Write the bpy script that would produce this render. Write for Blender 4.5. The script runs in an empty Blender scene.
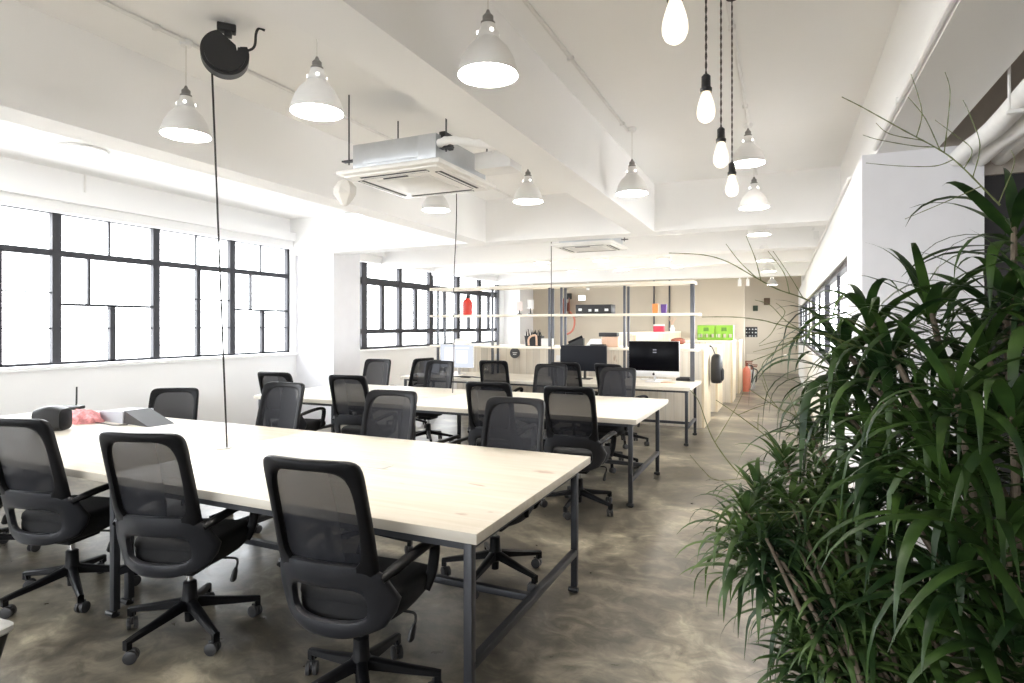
import bpy, bmesh, math, random
from mathutils import Vector, Matrix, Euler
rnd = random.Random(11)
PI = math.pi
SC = bpy.context.scene
COL = SC.collection

# ------------------------------------------------------------------ camera frame
FPX, CX, HY, CAMH = 600.0, 512.0, 326.0, 1.5
SN, CS = 0.4104, 0.9119          # yaw: optical axis turned left of +Y
def at_d(u, v, d):
    a = (u-CX)/FPX; b = (HY-v)/FPX
    return Vector((d*(-SN + a*CS), d*(CS + a*SN), CAMH + d*b))
def at_z(u, v, z):
    return at_d(u, v, FPX*(z-CAMH)/(HY-v))
def at_y(u, v, Y):
    a = (u-CX)/FPX
    return at_d(u, v, Y/(CS + a*SN))

# ------------------------------------------------------------------ materials
def new_mat(name):
    m = bpy.data.materials.new(name); m.use_nodes = True
    nt = m.node_tree; nt.nodes.clear()
    out = nt.nodes.new('ShaderNodeOutputMaterial')
    return m, nt, out
def N(nt, t, **kw):
    n = nt.nodes.new(t)
    for k, v in kw.items():
        if k.startswith('i_'): n.inputs[k[2:].replace('_', ' ')].default_value = v
        else: setattr(n, k, v)
    return n
def L(nt, a, b): nt.links.new(a, b)
def rgba(c): return (c[0], c[1], c[2], 1)
def mat(name, col, rough=.5, metal=0., noise=0., nscale=8., spec=.5, coat=0., bump=0.):
    m, nt, out = new_mat(name)
    p = N(nt, 'ShaderNodeBsdfPrincipled')
    p.inputs['Roughness'].default_value = rough; p.inputs['Metallic'].default_value = metal
    p.inputs['Specular IOR Level'].default_value = spec; p.inputs['Coat Weight'].default_value = coat
    p.inputs['Base Color'].default_value = rgba(col)
    tc = N(nt, 'ShaderNodeTexCoord'); nz = N(nt, 'ShaderNodeTexNoise'); nz.inputs['Scale'].default_value = nscale
    nz.inputs['Detail'].default_value = 4
    L(nt, tc.outputs['Object'], nz.inputs['Vector'])
    k = noise or .04
    r = N(nt, 'ShaderNodeValToRGB')
    r.color_ramp.elements[0].position = .3; r.color_ramp.elements[1].position = .7
    r.color_ramp.elements[0].color = rgba([c*(1-k) for c in col]); r.color_ramp.elements[1].color = rgba([min(1, c*(1+k)) for c in col])
    L(nt, nz.outputs['Fac'], r.inputs['Fac']); L(nt, r.outputs['Color'], p.inputs['Base Color'])
    if bump:
        b = N(nt, 'ShaderNodeBump'); b.inputs['Strength'].default_value = bump; b.inputs['Distance'].default_value = .004
        L(nt, nz.outputs['Fac'], b.inputs['Height']); L(nt, b.outputs['Normal'], p.inputs['Normal'])
    L(nt, p.outputs[0], out.inputs[0]); return m
def emit(name, col, s):
    m, nt, out = new_mat(name); e = N(nt, 'ShaderNodeEmission')
    e.inputs['Color'].default_value = rgba(col); e.inputs['Strength'].default_value = s
    L(nt, e.outputs[0], out.inputs[0]); return m
def see_through(name, col, t, rough=.6, gloss=None):
    """open fabric or clear pane: part of the light passes straight through"""
    m, nt, out = new_mat(name)
    tr = N(nt, 'ShaderNodeBsdfTransparent')
    if gloss is None:
        p = N(nt, 'ShaderNodeBsdfPrincipled'); p.inputs['Base Color'].default_value = rgba(col); p.inputs['Roughness'].default_value = rough; p.inputs['Specular IOR Level'].default_value = .2
    else:
        p = N(nt, 'ShaderNodeBsdfGlossy'); p.inputs['Roughness'].default_value = gloss
    mx = N(nt, 'ShaderNodeMixShader'); mx.inputs[0].default_value = t
    L(nt, p.outputs[0], mx.inputs[1]); L(nt, tr.outputs[0], mx.inputs[2]); L(nt, mx.outputs[0], out.inputs[0]); return m

def wood(name, c1, c2, knot, axis='X', planks=0., rough=.45, knots=True, pv=.12, gapd=.35):
    m, nt, out = new_mat(name)
    p = N(nt, 'ShaderNodeBsdfPrincipled'); p.inputs['Roughness'].default_value = rough; p.inputs['Specular IOR Level'].default_value = .35
    tc = N(nt, 'ShaderNodeTexCoord'); mp = N(nt, 'ShaderNodeMapping')
    sc = {'X': (.9, 14, 14), 'Z': (14, 14, .9), 'Y': (14, .9, 14)}[axis]
    mp.inputs['Scale'].default_value = sc
    L(nt, tc.outputs['Object'], mp.inputs['Vector'])
    nz = N(nt, 'ShaderNodeTexNoise'); nz.inputs['Scale'].default_value = 1.6; nz.inputs['Detail'].default_value = 6; nz.inputs['Distortion'].default_value = .6
    L(nt, mp.outputs[0], nz.inputs['Vector'])
    r = N(nt, 'ShaderNodeValToRGB'); r.color_ramp.elements[0].position = .32; r.color_ramp.elements[1].position = .62
    r.color_ramp.elements[0].color = rgba(c2); r.color_ramp.elements[1].color = rgba(c1)
    L(nt, nz.outputs['Fac'], r.inputs['Fac']); col = r.outputs['Color']
    if knots:
        mk = N(nt, 'ShaderNodeMapping'); mk.inputs['Scale'].default_value = {'X': (2.2, 6.5, 6.5), 'Z': (6.5, 6.5, 2.2), 'Y': (6.5, 2.2, 6.5)}[axis]
        L(nt, tc.outputs['Object'], mk.inputs['Vector'])
        n2 = N(nt, 'ShaderNodeTexNoise'); n2.inputs['Scale'].default_value = 2.1; n2.inputs['Detail'].default_value = 3
        L(nt, mk.outputs[0], n2.inputs['Vector'])
        r2 = N(nt, 'ShaderNodeValToRGB'); r2.color_ramp.elements[0].position = .665; r2.color_ramp.elements[1].position = .76
        r2.color_ramp.elements[0].color = (0, 0, 0, 1); r2.color_ramp.elements[1].color = (.75, .75, .75, 1)
        L(nt, n2.outputs['Fac'], r2.inputs['Fac'])
        mx = N(nt, 'ShaderNodeMixRGB'); mx.inputs[2].default_value = rgba(knot)
        L(nt, r2.outputs['Color'], mx.inputs[0]); L(nt, col, mx.inputs[1]); col = mx.outputs[0]
    if planks:
        sx = N(nt, 'ShaderNodeSeparateXYZ'); L(nt, tc.outputs['Object'], sx.inputs[0])
        if axis == 'Z':
            ad = N(nt, 'ShaderNodeMath', operation='ADD'); L(nt, sx.outputs['X'], ad.inputs[0]); L(nt, sx.outputs['Y'], ad.inputs[1]); src = ad.outputs[0]
        else: src = sx.outputs['Y'] if axis == 'X' else sx.outputs['X']
        dv = N(nt, 'ShaderNodeMath', operation='DIVIDE'); L(nt, src, dv.inputs[0]); dv.inputs[1].default_value = planks
        fl = N(nt, 'ShaderNodeMath', operation='FLOOR'); L(nt, dv.outputs[0], fl.inputs[0])
        wn = N(nt, 'ShaderNodeTexWhiteNoise', noise_dimensions='1D'); L(nt, fl.outputs[0], wn.inputs['W'])
        fr = N(nt, 'ShaderNodeMath', operation='FRACT'); L(nt, dv.outputs[0], fr.inputs[0])
        gp = N(nt, 'ShaderNodeMath', operation='LESS_THAN'); L(nt, fr.outputs[0], gp.inputs[0]); gp.inputs[1].default_value = .03
        mr = N(nt, 'ShaderNodeMapRange'); mr.inputs['To Min'].default_value = 1-pv*2; mr.inputs['To Max'].default_value = 1.0
        L(nt, wn.outputs['Value'], mr.inputs['Value'])
        g2 = N(nt, 'ShaderNodeMath', operation='MULTIPLY'); g2.inputs[1].default_value = gapd; L(nt, gp.outputs[0], g2.inputs[0])
        sb = N(nt, 'ShaderNodeMath', operation='SUBTRACT'); L(nt, mr.outputs[0], sb.inputs[0]); L(nt, g2.outputs[0], sb.inputs[1])
        vm = N(nt, 'ShaderNodeMixRGB', blend_type='MULTIPLY'); vm.inputs[0].default_value = 1
        L(nt, col, vm.inputs[1]); L(nt, sb.outputs[0], vm.inputs[2]); col = vm.outputs[0]
    L(nt, col, p.inputs['Base Color']); L(nt, p.outputs[0], out.inputs[0]); return m

def concrete():
    m, nt, out = new_mat('polished_concrete')
    p = N(nt, 'ShaderNodeBsdfPrincipled'); tc = N(nt, 'ShaderNodeTexCoord')
    mp = N(nt, 'ShaderNodeMapping'); mp.inputs['Scale'].default_value = (.9, 1.1, 1); mp.inputs['Rotation'].default_value = (0, 0, .35)
    L(nt, tc.outputs['Object'], mp.inputs[0])
    a = N(nt, 'ShaderNodeTexNoise'); a.inputs['Scale'].default_value = 1.25; a.inputs['Detail'].default_value = 9; a.inputs['Roughness'].default_value = .60; a.inputs['Distortion'].default_value = .7
    b = N(nt, 'ShaderNodeTexNoise'); b.inputs['Scale'].default_value = 6.5; b.inputs['Detail'].default_value = 8; b.inputs['Roughness'].default_value = .66; b.inputs['Distortion'].default_value = .9
    L(nt, mp.outputs[0], a.inputs[0]); L(nt, mp.outputs[0], b.inputs[0])
    mx = N(nt, 'ShaderNodeMixRGB'); mx.inputs[0].default_value = .36
    L(nt, a.outputs['Fac'], mx.inputs[1]); L(nt, b.outputs['Fac'], mx.inputs[2])
    r = N(nt, 'ShaderNodeValToRGB'); e = r.color_ramp.elements
    e[0].position = .37; e[0].color = (.036, .032, .026, 1); e[1].position = .63; e[1].color = (.39, .345, .258, 1)
    x = r.color_ramp.elements.new(.47); x.color = (.098, .086, .066, 1)
    x = r.color_ramp.elements.new(.56); x.color = (.21, .187, .142, 1)
    L(nt, mx.outputs[0], r.inputs[0]); L(nt, r.outputs[0], p.inputs['Base Color'])
    rr = N(nt, 'ShaderNodeMapRange'); rr.inputs['To Min'].default_value = .19; rr.inputs['To Max'].default_value = .46
    L(nt, b.outputs['Fac'], rr.inputs[0]); L(nt, rr.outputs[0], p.inputs['Roughness'])
    bp = N(nt, 'ShaderNodeBump'); bp.inputs['Strength'].default_value = .12; bp.inputs['Distance'].default_value = .02
    L(nt, mx.outputs[0], bp.inputs['Height']); L(nt, bp.outputs[0], p.inputs['Normal'])
    L(nt, p.outputs[0], out.inputs[0]); return m

def leaf_mat(name, dark, light):
    m, nt, out = new_mat(name)
    p = N(nt, 'ShaderNodeBsdfPrincipled'); p.inputs['Roughness'].default_value = .42; p.inputs['Specular IOR Level'].default_value = .35
    tc = N(nt, 'ShaderNodeTexCoord'); n = N(nt, 'ShaderNodeTexNoise'); n.inputs['Scale'].default_value = 5.5; n.inputs['Detail'].default_value = 3
    L(nt, tc.outputs['Object'], n.inputs[0]); r = N(nt, 'ShaderNodeValToRGB')
    r.color_ramp.elements[0].position = .38; r.color_ramp.elements[0].color = rgba(dark); r.color_ramp.elements[1].position = .72; r.color_ramp.elements[1].color = rgba(light)
    L(nt, n.outputs['Fac'], r.inputs[0]); L(nt, r.outputs[0], p.inputs['Base Color'])
    t = N(nt, 'ShaderNodeBsdfTranslucent'); L(nt, r.outputs[0], t.inputs[0])
    mx = N(nt, 'ShaderNodeMixShader'); mx.inputs[0].default_value = .25
    L(nt, p.outputs[0], mx.inputs[1]); L(nt, t.outputs[0], mx.inputs[2]); L(nt, mx.outputs[0], out.inputs[0]); return m

M = dict(
    wall=mat('white_paint', (.88, .88, .88), .6, noise=.015, nscale=1.5),
    ceil=mat('ceiling_paint', (.905, .90, .89), .65, noise=.015, nscale=1.2),
    beige=mat('beige_paint', (.56, .495, .395), .65, noise=.03, nscale=1.5),
    lav=mat('pale_grey_paint', (.83, .83, .865), .6, noise=.015),
    alcove_shade=mat('alcove_shade_brown', (.40, .36, .32), .7, noise=.05),  # shadow of the alcove recess put into a dark brown tone
    floor=concrete(),
    pine=wood('pale_pine_top', (.66, .615, .535), (.60, .545, .45), (.40, .26, .19), 'X', planks=.14, pv=.02, gapd=.07),
    pineboard=wood('pine_board', (.84, .79, .69), (.76, .69, .56), (.6, .43, .3), 'X', knots=False),
    plank=wood('upright_planks', (.85, .79, .69), (.77, .69, .57), (.5, .36, .25), 'Z', planks=.12),
    plywood=wood('light_plywood', (.77, .66, .48), (.69, .57, .39), (.52, .38, .25), 'Z', planks=.3, pv=.05),
    steel=mat('charcoal_steel', (.032, .034, .040), .42, .3),
    postgrey=mat('grey_steel', (.10, .105, .12), .4, .4),
    plastic=mat('black_plastic', (.005, .005, .006), .42, noise=.1, spec=.16),
    shell=mat('charcoal_plastic', (.016, .017, .021), .36, noise=.08, spec=.3),
    fabric=mat('black_fabric', (.005, .005, .006), .9, noise=.3, nscale=200),
    mesh=see_through('black_mesh', (.012, .0125, .016), .085),
    chrome=mat('chrome', (.62, .62, .63), .16, 1.),
    rubber=mat('grey_caster', (.03, .03, .032), .5),
    tread=mat('pale_tread', (.24, .24, .25), .5),
    winframe=mat('dark_window_steel', (.026, .026, .033), .5),
    pane=see_through('clear_pane', (1, 1, 1), .94, gloss=.02),
    lampshade=mat('white_enamel', (.80, .79, .77), .28),
    socketgrey=mat('grey_socket', (.22, .21, .20), .4, .3),
    glow=emit('lamp_glow', (1., .93, .84), 34.),
    softglow=emit('vent_glow', (1., .95, .88), 2.2),
    filglow=emit('filament_glow', (1., .80, .50), 16.),
    bulbglass=None,
    black=mat('matt_black', (.012, .012, .013), .45),
    darkgrey=mat('dark_grey', (.05, .052, .058), .5),
    cable=mat('black_cable', (.014, .013, .013), .6),
    braid=mat('brown_braided_cable', (.035, .024, .020), .7, noise=.6, nscale=300),
    whitecord=mat('white_cord', (.72, .70, .66), .5),
    conduit=mat('white_conduit', (.80, .79, .77), .4),
    acwhite=mat('ac_white', (.82, .80, .76), .35),
    acbody=mat('galvanised_sheet', (.58, .60, .62), .38, .55, noise=.06),
    foam=mat('white_wrap', (.82, .81, .79), .7, noise=.03, nscale=20, bump=.4),
    pouch=see_through('thin_paper', (.80, .78, .74), .12),
    white=mat('white_plastic', (.82, .82, .81), .4),
    alu=mat('silver_aluminium', (.72, .72, .73), .3, .6),
    screen=mat('glossy_black_screen', (.002, .002, .003), .25, spec=.06),
    litscreen=emit('lit_screen', (.78, .83, .93), .33),
    litmark=emit('lit_screen_image', (.95, .93, .98), .42),
    red=mat('red_paint', (.62, .045, .03), .35),
    coral=mat('coral_red', (.55, .17, .11), .5),
    brown=mat('red_brown', (.20, .055, .03), .5),
    orange=mat('orange', (.85, .26, .06), .45),
    purple=mat('purple', (.10, .035, .22), .45),
    crimson=mat('crimson', (.55, .03, .07), .45),
    green=mat('lime_green', (.20, .40, .03), .45, noise=.08),
    tealwire=mat('teal_wire', (.05, .35, .36), .5),
    pink=mat('pink_cloth', (.82, .32, .33), .8, noise=.35, nscale=30),
    tan=mat('tan_wood', (.68, .46, .33), .5),
    exitw=emit('lit_sign', (1., .97, .9), 2.2),
    door=mat('dark_door', (.022, .021, .024), .5),
    leaf=leaf_mat('broad_leaf', (.012, .033, .009), (.058, .112, .022)),
    leaf2=leaf_mat('slender_leaf', (.020, .045, .017), (.105, .175, .045)),
    twig=mat('olive_twig', (.13, .15, .055), .6, noise=.25, nscale=60),
    bark=mat('brown_bark', (.13, .10, .07), .8, noise=.3, nscale=40),
    pot=mat('clay_pot', (.10, .09, .085), .6),
    soil=mat('dark_soil', (.03, .022, .016), .95, noise=.4, nscale=60),
    terracotta=mat('terracotta', (.38, .13, .07), .7),
    plate=mat('grey_plate', (.50, .50, .49), .4, .2),
)

def lit_glass():
    m, nt, out = new_mat('lit_bulb_glass')
    tr = N(nt, 'ShaderNodeBsdfTransparent'); e = N(nt, 'ShaderNodeEmission'); e.inputs['Color'].default_value = (1, .86, .62, 1); e.inputs['Strength'].default_value = 1.0
    g = N(nt, 'ShaderNodeBsdfGlossy'); g.inputs['Roughness'].default_value = .05
    m1 = N(nt, 'ShaderNodeMixShader'); m1.inputs[0].default_value = .45; L(nt, tr.outputs[0], m1.inputs[1]); L(nt, e.outputs[0], m1.inputs[2])
    m2 = N(nt, 'ShaderNodeMixShader'); m2.inputs[0].default_value = .06; L(nt, m1.outputs[0], m2.inputs[1]); L(nt, g.outputs[0], m2.inputs[2])
    L(nt, m2.outputs[0], out.inputs[0]); return m
M['bulbglass'] = lit_glass()
# ------------------------------------------------------------------ mesh helpers
class MB:
    def __init__(s): s.v = []; s.f = []
    def add(s, vs, fs, mtx=None):
        o = len(s.v)
        s.v += [tuple(mtx @ Vector(v)) if mtx else tuple(v) for v in vs]
        s.f += [tuple(i+o for i in f) for f in fs]; return s
    def box(s, lo, hi, bev=0., mtx=None, seg=2):
        x0, y0, z0 = lo; x1, y1, z1 = hi
        vs = [(x0,y0,z0),(x1,y0,z0),(x1,y1,z0),(x0,y1,z0),(x0,y0,z1),(x1,y0,z1),(x1,y1,z1),(x0,y1,z1)]
        fs = [(0,3,2,1),(4,5,6,7),(0,1,5,4),(1,2,6,5),(2,3,7,6),(3,0,4,7)]
        if bev:
            bm = bmesh.new(); bv = [bm.verts.new(v) for v in vs]
            for f in fs: bm.faces.new([bv[i] for i in f])
            bmesh.ops.bevel(bm, geom=list(bm.edges), offset=bev, segments=seg, affect='EDGES', profile=.5)
            bm.verts.index_update()
            vs = [v.co.copy() for v in bm.verts]; fs = [[v.index for v in f.verts] for f in bm.faces]; bm.free()
        return s.add(vs, fs, mtx)
    def tube(s, pts, r, n=8, cap=True, flat=None, up=None):
        pts = [Vector(p) for p in pts]; rs = r if isinstance(r, (list, tuple)) else [r]*len(pts)
        vs = []; fs = []; prev = None
        for i, p in enumerate(pts):
            t = (pts[min(i+1, len(pts)-1)] - pts[max(i-1, 0)])
            if t.length < 1e-9: t = Vector((0,0,1))
            t.normalize()
            if prev is None:
                a = Vector(up) if up else (Vector((0,0,1)) if abs(t.z) < .9 else Vector((1,0,0)))
            else: a = prev
            a = (a - t*a.dot(t))
            if a.length < 1e-6: a = t.orthogonal()
            a.normalize(); b = t.cross(a); prev = a
            fa, fb = flat if flat else (1, 1)
            for k in range(n):
                th = 2*PI*k/n
                vs.append(p + a*math.cos(th)*rs[i]*fa + b*math.sin(th)*rs[i]*fb)
        for i in range(len(pts)-1):
            for k in range(n):
                fs.append((i*n+k, i*n+(k+1) % n, (i+1)*n+(k+1) % n, (i+1)*n+k))
        if cap:
            fs.append(tuple(range(n-1, -1, -1))); o = (len(pts)-1)*n; fs.append(tuple(range(o, o+n)))
        return s.add(vs, fs)
    def lathe(s, prof, n=24, c=(0,0,0), mtx=None):
        vs = []; fs = []
        for (r, z) in prof:
            for k in range(n):
                th = 2*PI*k/n; vs.append((c[0]+r*math.cos(th), c[1]+r*math.sin(th), c[2]+z))
        for i in range(len(prof)-1):
            for k in range(n): fs.append((i*n+k, i*n+(k+1) % n, (i+1)*n+(k+1) % n, (i+1)*n+k))
        if prof[0][0] > 1e-6 and prof[0][0] == prof[0][0]: pass
        return s.add(vs, fs, mtx)
    def cyl(s, c, r, z0, z1, n=20, bev=.0):
        p = [(0, z0), (r-bev, z0), (r, z0+bev), (r, z1-bev), (r-bev, z1), (0, z1)] if bev else [(0, z0), (r, z0), (r, z1), (0, z1)]
        return s.lathe(p, n, (c[0], c[1], 0))
    def disc(s, c, r, z, n=24, up=True):
        vs = [(c[0]+r*math.cos(2*PI*k/n), c[1]+r*math.sin(2*PI*k/n), z) for k in range(n)]
        return s.add(vs, [tuple(range(n)) if up else tuple(range(n-1, -1, -1))])
    def prism(s, poly, y0, y1, mtx=None):
        n = len(poly); vs = [(x, y0, z) for x, z in poly] + [(x, y1, z) for x, z in poly]
        fs = [tuple(range(n)), tuple(range(2*n-1, n-1, -1))] + [(k, k+n, (k+1) % n + n, (k+1) % n) for k in range(n)]
        return s.add(vs, fs, mtx)
    def loft(s, loops, cap=True):
        n = len(loops[0]); vs = [p for lp in loops for p in lp]; fs = []
        for i in range(len(loops)-1):
            for k in range(n): fs.append((i*n+k, i*n+(k+1) % n, (i+1)*n+(k+1) % n, (i+1)*n+k))
        if cap:
            fs.append(tuple(range(n-1, -1, -1))); o = (len(loops)-1)*n; fs.append(tuple(range(o, o+n)))
        return s.add(vs, fs)
    def build(s, name, m, parent=None, loc=None, smooth=40, weld=True):
        me = bpy.data.meshes.new(name); me.from_pydata([tuple(v) for v in s.v], [], s.f)
        bm = bmesh.new(); bm.from_mesh(me)
        if weld: bmesh.ops.remove_doubles(bm, verts=bm.verts, dist=1e-5)
        bmesh.ops.recalc_face_normals(bm, faces=bm.faces); bm.to_mesh(me); bm.free()
        me.materials.append(m if not isinstance(m, str) else M[m])
        if smooth:
            me.shade_smooth(); me.set_sharp_from_angle(angle=math.radians(smooth))
        o = bpy.data.objects.new(name, me); COL.objects.link(o)
        if parent: o.parent = parent
        if loc is not None: o.location = loc
        return o

def tag(o, label=None, cat=None, group=None, kind=None):
    if label: o['label'] = label
    if cat: o['category'] = cat
    if group: o['group'] = group
    if kind: o['kind'] = kind
    return o
def thing(name, label, cat, loc=(0,0,0), rz=0., group=None):
    o = bpy.data.objects.new(name, None); o.empty_display_size = .1; COL.objects.link(o)
    o.location = loc; o.rotation_euler = (0, 0, rz); return tag(o, label, cat, group)
def struct(mb, name, m, parent=None, smooth=0):
    o = mb.build(name, m, parent, smooth=smooth)
    if not parent: o['kind'] = 'structure'
    return o
def sgnpow(x, p): return math.copysign(abs(x)**p, x)
def superloop(cx, cy, hw, hh, n, e=5.):
    """rounded outline in a plane; hw may depend on the second coordinate"""
    out = []
    for k in range(n):
        th = 2*PI*k/n; c, s_ = math.cos(th), math.sin(th)
        y = cy + hh*sgnpow(s_, 2/e); w = hw(y) if callable(hw) else hw
        out.append((cx + w*sgnpow(c, 2/e), y))
    return out
def smoothpts(pts, k=6):
    """Catmull-Rom through the points"""
    P = [Vector(p) for p in pts]; out = []
    for i in range(len(P)-1):
        p0 = P[max(i-1, 0)]; p1 = P[i]; p2 = P[i+1]; p3 = P[min(i+2, len(P)-1)]
        for j in range(k):
            t = j/k
            out.append(.5*((2*p1)+(p2-p0)*t+(2*p0-5*p1+4*p2-p3)*t*t+(3*p1-p0-3*p2+p3)*t**3))
    out.append(P[-1]); return out
def copy_tree(o, parent=None):
    c = o.copy(); COL.objects.link(c); c.parent = parent
    for ch in list(o.children): copy_tree(ch, c)
    return c

# ------------------------------------------------------------------ the room
XL, XR, YB, YF, ZC, ZB = -6.93, .47, -5.2, 20.9, 3.15, 2.6
struct(MB().box((XL-.3, YB-.2, -.12), (3.0, YF+.2, 0)), 'floor', 'floor')
struct(MB().box((XL-.3, YB-.2, ZC), (3.0, YF+.2, ZC+.15)), 'ceiling', 'ceil')
# window wall on the left, two long openings plus one added for corridor daylight
W1 = (-5.06, 7.07, 1.09, 2.69); W2 = (8.2, 14.6, 1.07, 2.665)  # first opening lengthened behind the camera to bring in more daylight
wl = MB()
for lo, hi in [((XL-.3, YB, 0), (XL, YF, 1.07)), ((XL-.3, YB, 2.69), (XL, YF, ZC)),
               ((XL-.3, YB, 1.07), (XL, W1[0], 2.69)), ((XL-.3, W1[1], 1.07), (XL, W2[0], 2.69)), ((XL-.3, W2[1], 1.07), (XL, 16.4, 2.69)), ((XL-.3, 20.5, 1.07), (XL, YF, 2.69))]:
    wl.box(lo, hi)
struct(wl, 'wall_left', 'wall')
wr = MB()                          # right wall past the pillar, opening lengthened at the far end for daylight
W3 = (5.40, 20.2, 1.04, 2.06)
wr.box((XR, 5.08, 0), (XR+.25, YF, W3[2])); wr.box((XR, 5.08, W3[3]), (XR+.25, YF, ZB))
wr.box((XR, 5.08, W3[2]), (XR+.25, W3[0], W3[3])); wr.box((XR, W3[1], W3[2]), (XR+.25, YF, W3[3]))
struct(wr, 'wall_right', 'wall')
struct(MB().box((2.3, YB, 0), (2.5, 5.08, ZC)), 'wall_alcove', M['alcove_shade'])
W4 = (-5.2, .4, 1.0, 2.6)  # opening for the added window behind the camera
struct(MB().box((XL-.3, YB-.2, 0), (2.5, YB, W4[2])).box((XL-.3, YB-.2, W4[3]), (2.5, YB, ZC)).box((XL-.3, YB-.2, W4[2]), (W4[0], YB, W4[3])).box((W4[1], YB-.2, W4[2]), (2.5, YB, W4[3])), 'wall_front', 'wall')
struct(MB().box((XL-.3, YF, 0), (.9, YF+.2, ZC)), 'wall_back', 'beige')
struct(MB().box((XL, 15.8, 0), (-.85, 15.95, ZC)), 'wall_partition', 'beige')
struct(MB().box((XR, 4.45, 0), (1.108, 5.08, ZB)), 'column', 'lav')
struct(MB().box((XL, 7.18, 0), (-6.2, 7.81, ZC)), 'column', 'lav')
struct(MB().box((1.108, 4.52, 2.42), (2.3, 4.64, ZC)), 'wall_over_door', M['alcove_shade'])
struct(MB().box((XL, 14.85, 0), (-6.45, 15.8, ZC)), 'column', 'wall')
# beams
struct(MB().box((-1.625, YB, ZB), (-1.354, 7.05, ZC)), 'beam', 'ceil')
struct(MB().box((-3.80, YB, ZB), (-3.55, 7.05, ZC)), 'beam', 'ceil')
struct(MB().box((.55, YB, ZB), (.88, YF, ZC)), 'beam', 'ceil')
struct(MB().box((.88, 4.45, ZB), (1.108, 5.08, ZC)), 'beam', M['alcove_shade'])
for y in (7.05, 9.3, 11.15, 14.3): struct(MB().box((XL, y, ZB), (.55, y+.32, ZC)), 'beam', 'ceil')
# boxed-in services above the windows
bx = MB(); bx.box((XL, YB, 2.80), (XL+.12, 7.18, 2.93)); bx.box((XL, 7.81, 2.80), (XL+.12, 14.85, 2.93))
bx.box((XL, YB, 2.69), (XL+.06, 7.18, 2.80)); bx.box((XL, 7.81, 2.665), (XL+.06, 14.85, 2.80))
struct(bx, 'trim_1', 'wall')
struct(MB().box((XL, YB, 1.045), (XL+.035, 7.18, 1.085), .004).box((XL, 7.81, 1.03), (XL+.035, 14.85, 1.065), .004), 'trim_2', 'wall')
struct(MB().box((-1.05, YF-.015, 0), (XR, YF, .55)).box((-1.05, YF-.03, .53), (XR, YF, .58)), 'baseboard_back', mat('cream_panel', (.66, .60, .49), .6))

def window(name, X, rows):
    """rows: list of (y0,y1,z0,z1) bars; X is the frame plane"""
    f = MB()
    for (y0, y1, z0, z1) in rows: f.box((X-.025, y0, z0), (X+.025, y1, z1))
    return f
# window 1: steel sashes in an alternating pattern
w = window('window_1', XL-.07, [])
def vb(mb, X, y, z0, z1, t, dp=.025): mb.box((X-dp, y-t/2, z0), (X+dp, y+t/2, z1))
def hb(mb, X, y0, y1, z, t, dp=.025): mb.box((X-dp, y0, z-t/2), (X+dp, y1, z+t/2))
X1 = XL-.07
ms = [-5.05, -3.95, -2.85, -1.75, -.63, .49, 1.60, 2.71, 3.80, 4.907, 6.02, 7.05]
f1 = MB(); f1s = MB()
for i, y in enumerate(ms): vb(f1, X1, y, W1[2], W1[3], .088 if 0 < i < 11 else .04, .03)
hb(f1, X1, ms[0], ms[-1], 2.27, .066, .028); hb(f1, X1, ms[0], ms[-1], 1.105, .03); hb(f1, X1, ms[0], ms[-1], 2.685, .008)
for i in range(len(ms)-1):
    a, b = ms[i], ms[i+1]; m_ = (a+b)/2
    vb(f1s, X1, m_, 2.27, 2.68, .018, .015)
    hb(f1s, X1, a, b, 1.475, .014, .012)
    if i % 2 == 0:
        vb(f1, X1, m_+.03, 1.1, 1.73, .06); hb(f1, X1, a, b, 1.73, .028); vb(f1s, X1, a+.33, 1.73, 2.27, .028, .02)
    else:
        vb(f1, X1, m_+.03, 1.1, 2.27, .06); hb(f1s, X1, a, b, 1.85, .014, .012)
    # casement stays and handles
    f1s.tube([(X1+.03, m_-.05, 1.70), (X1+.05, m_+.03, 1.69), (X1+.05, m_+.12, 1.66)], .006, 5)
win1 = struct(f1, 'window_1', 'winframe'); struct(f1s, 'window_bars', 'winframe', win1)
struct(MB().box((X1-.004, W1[0], W1[2]), (X1+.004, W1[1], W1[3])), 'window_pane', 'pane', win1)
# window 2: heavier black sashes
X2 = X1; f2 = MB(); f2s = MB(); ms2 = [8.22, 8.9, 10.04, 11.2, 12.4, 13.5, 14.57]
for i, y in enumerate(ms2): vb(f2, X2, y, W2[2], W2[3], .155 if i != 2 else .11, .04)
hb(f2, X2, 8.2, 14.6, 2.33, .13, .034); hb(f2, X2, 8.2, 14.6, 1.40, .085, .034); hb(f2, X2, 8.2, 14.6, 1.09, .05, .034); hb(f2, X2, 8.2, 14.6, 2.66, .008, .034)
for a, b in zip(ms2[1:], ms2[2:]):
    vb(f2s, X2, (a+b)/2, 1.40, 2.33, .10, .03)
win2 = struct(f2, 'window_2', 'winframe'); struct(f2s, 'window_bars', 'winframe', win2)
struct(MB().box((X2-.004, W2[0], W2[2]), (X2+.004, W2[1], W2[3])), 'window_pane', 'pane', win2)
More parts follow.
